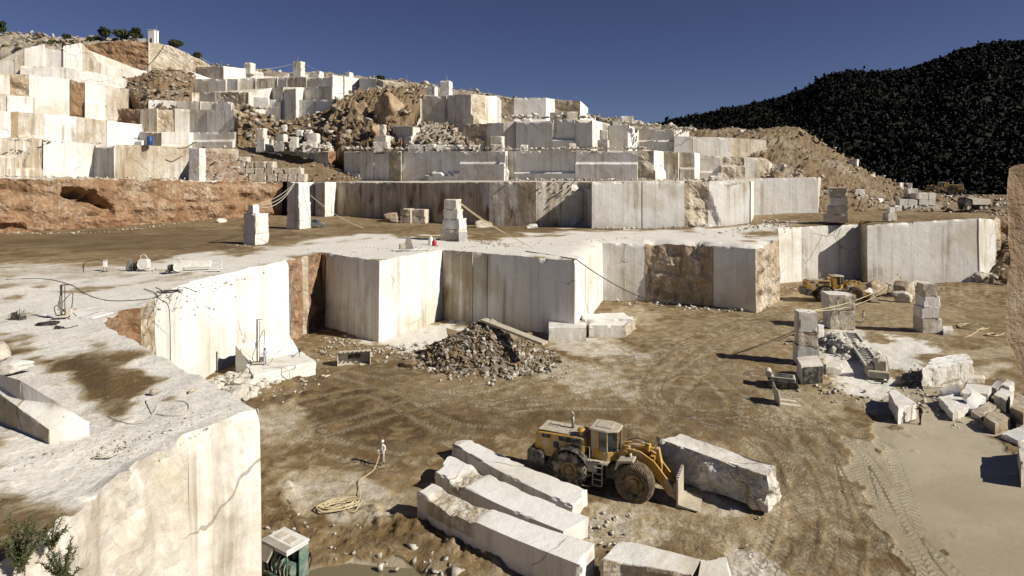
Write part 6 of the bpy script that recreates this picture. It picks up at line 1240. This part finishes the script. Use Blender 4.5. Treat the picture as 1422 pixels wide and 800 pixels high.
pole(654, 120, 133, 204, 'thin pole at the end of the white topped wall', .1)
# ---- hut on the hilltop --------------------------------------------------------------------
a = P(213, 60, 254); o = empty('hut', (a[0], a[1], a[2]-.6), R(-8), 'white plastered hut with a taller block end on the hilltop', 'hut')
b = MB(); b.box((0, 0, 2.9), (2.6, 3., 5.8), .05); b.build('tower', PLASTER, o); b = MB(); b.prism([(-11.5, 0), (-11.5, 1.2), (-9.5, 2.6), (-1.2, 2.2), (-1.2, 0)], -1.2, 1.6, bev=.05); b.build('wall', PLASTER, o)
b = MB(); b.box((0, 0, 5.85), (2.9, 3.3, .16), .03); b.build('roof', PLASTER, o); b = MB(); b.box((.1, -1.5, 1.3), (.9, .08, 2.0), .02); b.build('door', DARK, o)

# ---- trees and shrubs ----------------------------------------------------------------------
def leaf_cloud(cents, rad, n, size, seed, elong=1.):
    rng = np.random.default_rng(seed); V, Fc = [], []
    for i in range(n):
        k = rng.integers(len(cents)); d = rng.normal(size=3); d /= np.linalg.norm(d); p = cents[k]+d*rad[k]*rng.random()**.35*np.array([1, 1, .8])
        a = rng.normal(size=3); a /= np.linalg.norm(a); c = np.cross(a, rng.normal(size=3)); c /= np.linalg.norm(c)+1e-9; s = size*rng.uniform(.6, 1.4)
        b0 = len(V); V += [p-a*s*elong, p-c*s*.5+a*s*.1, p+a*s*elong, p+c*s*.5+a*s*.1]; Fc.append([b0, b0+1, b0+2, b0+3])
    return np.array(V), Fc
def tree(x, y, Y, w, h, label, seed, mat=OLIVE, group='small trees on the hilltop'):
    rng = np.random.default_rng(seed); a = P(x, y, Y); o = empty('tree', (a[0], a[1], a[2]-.5), 0, label, 'tree', group); H = W(h, Y); Wd = W(w, Y)
    b = MB(); b.tube([(0, 0, 0), (.1, 0, H*.25), (.05*Wd, .1, H*.5)], .16+.02*H, 7)
    cents, rad = [], []
    for k in range(9):
        t = rng.uniform(0, 6.28); r = Wd*.34*rng.random()**.5; c = np.array([r*math.cos(t), r*math.sin(t), H*rng.uniform(.42, .85)]); cents.append(c); rad.append(Wd*rng.uniform(.15, .25)); b.tube([(.05, 0, H*.3), tuple(c*.6+np.array([0, 0, H*.12])), tuple(c)], .07, 5, 3)
    b.build('trunk', BARK, o)
    V, Fc = leaf_cloud(cents, rad, 1500, .09*Wd**.7+.12, seed); mk('crown', V, Fc, mat, o)
tree(-3, 58, 246, 24, 36, 'tree cut by the frame edge at the top of the hill', 301, PINE)
tree(146, 57, 254, 20, 20, 'dark round tree, leftmost of the hilltop three', 302, PINE); tree(167, 58, 255, 24, 19, 'wide olive green tree in the middle of the hilltop three', 303)
tree(190, 58, 253, 21, 22, 'dark round tree nearest the white hut', 304, PINE); tree(129, 61, 252, 18, 13, 'low grey green bush left of the hilltop trees', 305); tree(93, 58, 250, 13, 12, 'single small bush on the left ridge', 306); tree(56, 56, 250, 14, 10, 'small bush on the far left ridge among white rocks', 307)
tree(244, 69, 262, 20, 15, 'bush on the skyline right of the white hut', 308); tree(273, 83, 268, 14, 12, 'small bush lower on the bright slope skyline', 309); tree(531, 112, 258, 14, 9, 'dark bush on the middle skyline', 310, PINE); tree(40, 64, 244, 40, 8, 'low scrub strip on the left hilltop', 311)
tree(85, 68, 244, 50, 8, 'low dark scrub under the left ridge rocks', 312, PINE)
def oleander(x, y, z, h, n, seed, label):
    rng = np.random.default_rng(seed); g = G(x, y, z); o = empty('shrub', (g[0], g[1], z-.1), 0, label, 'shrub', 'shrubs at the near corner'); b = MB(); V, Fc = [], []
    for k in range(n):
        t = rng.uniform(0, 6.28); L = h*rng.uniform(.5, 1.); sp = rng.uniform(.12, .5)*h
        q = [np.array([0, 0, 0.])+rng.normal(size=3)*.05*np.array([1, 1, 0]), np.array([sp*.35*math.cos(t), sp*.35*math.sin(t), L*.5]), np.array([sp*math.cos(t), sp*math.sin(t), L])]; b.tube(q, .012, 5, 4); pl = spline(q, 8)
        for p in pl[3:]:
            for j in range(5):
                a = rng.normal(size=3)+np.array([math.cos(t)*.5, math.sin(t)*.5, .8]); a /= np.linalg.norm(a); c = np.cross(a, rng.normal(size=3)); c /= np.linalg.norm(c); s = rng.uniform(.10, .17); b0 = len(V); V += [p, p+a*s*.5-c*.014, p+a*s, p+a*s*.5+c*.014]; Fc.append([b0, b0+1, b0+2, b0+3])
    b.build('stems', BARK, o); mk('foliage', np.array(V), Fc, OLEANDER, o)
oleander(28, 790, 10.1, 1.6, 26, 1, 'large dark leafy shrub at the lower left corner'); oleander(88, 812, 10.0, 1.15, 18, 2, 'smaller leafy shrub beside the corner shrub'); oleander(70, 760, 10.1, .9, 9, 3, 'sparse dry twiggy shrub behind the corner shrubs')

# ---- people --------------------------------------------------------------------------------
def person(label, loc, rz, shirt, trousers, helmet, hat, pose):
    J = dict(pelvis=(0, 0, .96), waist=(0, 0, 1.1), chest=(0, 0, 1.32), neck=(0, 0, 1.47), jaw=(.02, 0, 1.56), head=(.01, 0, 1.65), crown=(0, 0, 1.73))
    Rr = dict(pelvis=(.155, .115), waist=(.145, .10), chest=(.165, .115), neck=(.06, .06), jaw=(.068, .072), head=(.082, .095), crown=(.06, .07))
    E = [('pelvis', 'waist'), ('waist', 'chest'), ('chest', 'neck'), ('neck', 'jaw'), ('jaw', 'head'), ('head', 'crown')]
    for s, n in ((1, 'l'), (-1, 'r')):
        el, hd, kn, an = pose[n]
        J.update({f'sh{n}': (0, s*.20, 1.40), f'el{n}': el, f'wr{n}': hd, f'hip{n}': (0, s*.10, .90), f'kn{n}': kn, f'an{n}': an, f'toe{n}': (an[0]+.17, an[1]+s*.02, an[2]-.05), f'heel{n}': (an[0]-.05, an[1], an[2]-.05)})
        Rr.update({f'sh{n}': (.075, .07), f'el{n}': (.05, .05), f'wr{n}': (.034, .03), f'hip{n}': (.10, .10), f'kn{n}': (.066, .066), f'an{n}': (.05, .05), f'toe{n}': (.04, .03), f'heel{n}': (.045, .035)})
        E += [('chest', f'sh{n}'), (f'sh{n}', f'el{n}'), (f'el{n}', f'wr{n}'), ('pelvis', f'hip{n}'), (f'hip{n}', f'kn{n}'), (f'kn{n}', f'an{n}'), (f'an{n}', f'toe{n}'), (f'an{n}', f'heel{n}')]
        w = Vector(hd); d = (w-Vector(el)).normalized(); side = Vector((1, 0, 0)); side = (side-d*side.dot(d)).normalized()
        J[f'palm{n}'] = tuple(w+d*.07); Rr[f'palm{n}'] = (.036, .02); E.append((f'wr{n}', f'palm{n}'))
        for k, (off, ln) in enumerate(((-.03, .075), (-.01, .09), (.012, .085), (.032, .065))):
            p1 = w+d*.11+side*off; p2 = p1+d*ln*.5+Vector((0, -s*.02, 0)); p3 = p2+d*ln*.35+Vector((0, -s*.035, 0))
            for m_, pt in (('a', p1), ('b', p2), ('c', p3)): J[f'f{n}{k}{m_}'] = tuple(pt); Rr[f'f{n}{k}{m_}'] = (.009, .009)
            E += [(f'palm{n}', f'f{n}{k}a'), (f'f{n}{k}a', f'f{n}{k}b'), (f'f{n}{k}b', f'f{n}{k}c')]
        p1 = w+d*.04+side*.045; p2 = p1+d*.05+side*.02; J[f't{n}a'] = tuple(p1); J[f't{n}b'] = tuple(p2); Rr[f't{n}a'] = (.012, .012); Rr[f't{n}b'] = (.010, .010); E += [(f'wr{n}', f't{n}a'), (f't{n}a', f't{n}b')]
    names = list(J); me = bpy.data.meshes.new('person'); me.from_pydata([J[k] for k in names], [(names.index(a), names.index(b)) for a, b in E], [])
    o = bpy.data.objects.new('person', me); COL.objects.link(o); md = o.modifiers.new('skin', 'SKIN')
    for k, nm in enumerate(names):
        sv = me.skin_vertices[0].data[k]; sv.radius = Rr[nm]; sv.use_root = nm == 'pelvis'
    md.use_smooth_shade = True; sb = o.modifiers.new('subsurf', 'SUBSURF'); sb.levels = 1; sb.render_levels = 1
    dg = bpy.context.evaluated_depsgraph_get(); m2 = bpy.data.meshes.new_from_object(o.evaluated_get(dg)); o.modifiers.clear(); o.data = m2; bpy.data.meshes.remove(me)
    m2.materials.clear()
    for m in (shirt, trousers, SKIN, DARK): m2.materials.append(m)
    wr = [Vector(J['wrl']), Vector(J['wrr'])]
    for f in m2.polygons:
        c = f.center
        if c.z > 1.475 or min((c-q).length for q in wr) < .20 and min((c-Vector(J[k])).length for k in ('palml', 'palmr')) < .13: f.material_index = 2
        elif c.z < .12 + min(J['anl'][2], J['anr'][2])-.07 or min((c-Vector(J[k])).length for k in ('anl', 'anr')) < .1: f.material_index = 3
        elif c.z < 1.0 and not any((c-Vector(J[k])).length < .16 for k in ('ell', 'elr', 'wrl', 'wrr', 'palml', 'palmr')): f.material_index = 1
        else: f.material_index = 0
    o.location = loc; o.rotation_euler = (0, 0, rz); tag(o, label, 'person', 'quarry workers')
    b = MB()
    for s in (-1, 1): b.box((.093, s*.033, 1.655), (.02, .026, .012), .004)
    b.build('eyes', DARK, o); b = MB(); b.prism([(.09, 1.66), (.125, 1.605), (.09, 1.60)], -.014, .014, bev=.003); b.build('nose', SKIN, o); b = MB(); b.box((.092, 0, 1.575), (.012, .05, .01), .003); b.build('mouth', BRASS, o)
    for s in (-1, 1): b = MB(); b.box((0, s*.088, 1.635), (.04, .02, .06), .008); b.build('ear', SKIN, o)
    if helmet: b = MB(); b.lathe([(.125, 0), (.118, .05), (.085, .105), (.001, .13)], (0, 0, 1.67), 'z', 20); b.cyl((.03, 0, 1.665), (.03, 0, 1.68), .145, 20); b.build('helmet', hat, o, smooth=True)
    else: b = MB(); b.lathe([(.092, -.04), (.104, .02), (.085, .08), (.001, .10)], (-.012, 0, 1.68), 'z', 18); b.build('hair', hat, o, smooth=True)
    return o
stand = lambda s: ((.02, s*.29, 1.12), (.10, s*.28, .88))
g = G(531, 645); person('person in white work clothes and white helmet holding a hose on the brown pit floor', (g[0], g[1], .03), R(-115), CLOTHW, CLOTHB, True, WHITEP, dict(l=((.02, .28, 1.12), (.24, .20, .98), (.02, .11, .5), (0, .12, .085)), r=((.0, -.28, 1.12), (.26, -.16, .96), (.03, -.11, .5), (.04, -.13, .085))))
g = G(1278, 590); person('person in dark clothes standing beside the isolated white block', (g[0], g[1], .02), R(170), CLOTHD, CLOTHD, False, HAIR, dict(l=((-.05, .30, 1.13), (.12, .30, 1.0), (.04, .11, .5), (.05, .12, .085)), r=((.12, -.30, 1.18), (.30, -.22, 1.28), (-.02, -.11, .5), (-.05, -.11, .085))))
g = G(1199, 448); person('person in pale shirt and grey trousers walking across the far pit floor', (g[0], g[1], .02), R(190), CLOTHW, CLOTHB, False, HAIR, dict(l=((-.12, .27, 1.14), (.02, .26, .92), (.20, .11, .54), (.22, .11, .09)), r=((.10, -.27, 1.14), (.24, -.24, .95), (.02, -.11, .5), (-.24, -.11, .12))))
g = G(368, 507, 1.38); person('person in pale blue overalls working beside the tall drill mast', (g[0], g[1], 1.40), R(150), CLOTHG, CLOTHG, False, HAIR, dict(l=((.08, .28, 1.14), (.30, .22, 1.10), (.02, .11, .5), (0, .12, .085)), r=((.06, -.28, 1.14), (.28, -.20, 1.18), (.03, -.11, .5), (.02, -.13, .085))))
# =================================================================== CAMERA, SKY, SUN
cam = bpy.data.cameras.new('camera'); co = bpy.data.objects.new('camera', cam); COL.objects.link(co)
co.location = (0, 0, CZ); co.rotation_euler = (R(90), 0, 0)
cam.sensor_fit = 'HORIZONTAL'; cam.sensor_width = 36.; cam.lens = 36.*F/1422
cam.shift_y = (HY-400)/1422.; cam.shift_x = 0.
cam.clip_start = .3; cam.clip_end = 6000
S.camera = co
TO_SUN = Vector((.93, -.37, 0)).normalized(); EL = R(35)
sd = Vector((TO_SUN.x*math.cos(EL), TO_SUN.y*math.cos(EL), math.sin(EL)))
sun = bpy.data.lights.new('sun', 'SUN'); sun.energy = 4.8; sun.angle = R(.5); sun.color = (1., .945, .84)
so = bpy.data.objects.new('sun', sun); COL.objects.link(so); so.rotation_euler = sd.to_track_quat('Z', 'Y').to_euler(); so.location = (60, -40, 120)
w = bpy.data.worlds.new('World'); S.world = w; w.use_nodes = True; nt = w.node_tree; nt.nodes.clear()
sk = nt.nodes.new('ShaderNodeTexSky'); sk.sky_type = 'NISHITA'; sk.sun_disc = False; sk.sun_elevation = EL
sk.sun_rotation = math.atan2(TO_SUN.x, TO_SUN.y); sk.air_density = .75; sk.dust_density = .5; sk.ozone_density = 3.; sk.altitude = 1500
bg = nt.nodes.new('ShaderNodeBackground'); bg.inputs['Strength'].default_value = .06
hs = nt.nodes.new('ShaderNodeHueSaturation'); hs.inputs['Saturation'].default_value = 1.0
hs.inputs['Hue'].default_value = .522
hs.inputs['Value'].default_value = .66
out = nt.nodes.new('ShaderNodeOutputWorld')
nt.links.new(sk.outputs[0], hs.inputs['Color']); nt.links.new(hs.outputs[0], bg.inputs[0]); nt.links.new(bg.outputs[0], out.inputs[0])
S.view_settings.view_transform = 'Standard'; S.view_settings.look = 'None'; S.view_settings.exposure = 0.32; S.view_settings.gamma = 1.
S.render.engine = 'CYCLES'; S.cycles.max_bounces = 5; S.cycles.diffuse_bounces = 1; S.cycles.use_denoising = True
S.render.resolution_x = 1024; S.render.resolution_y = 576
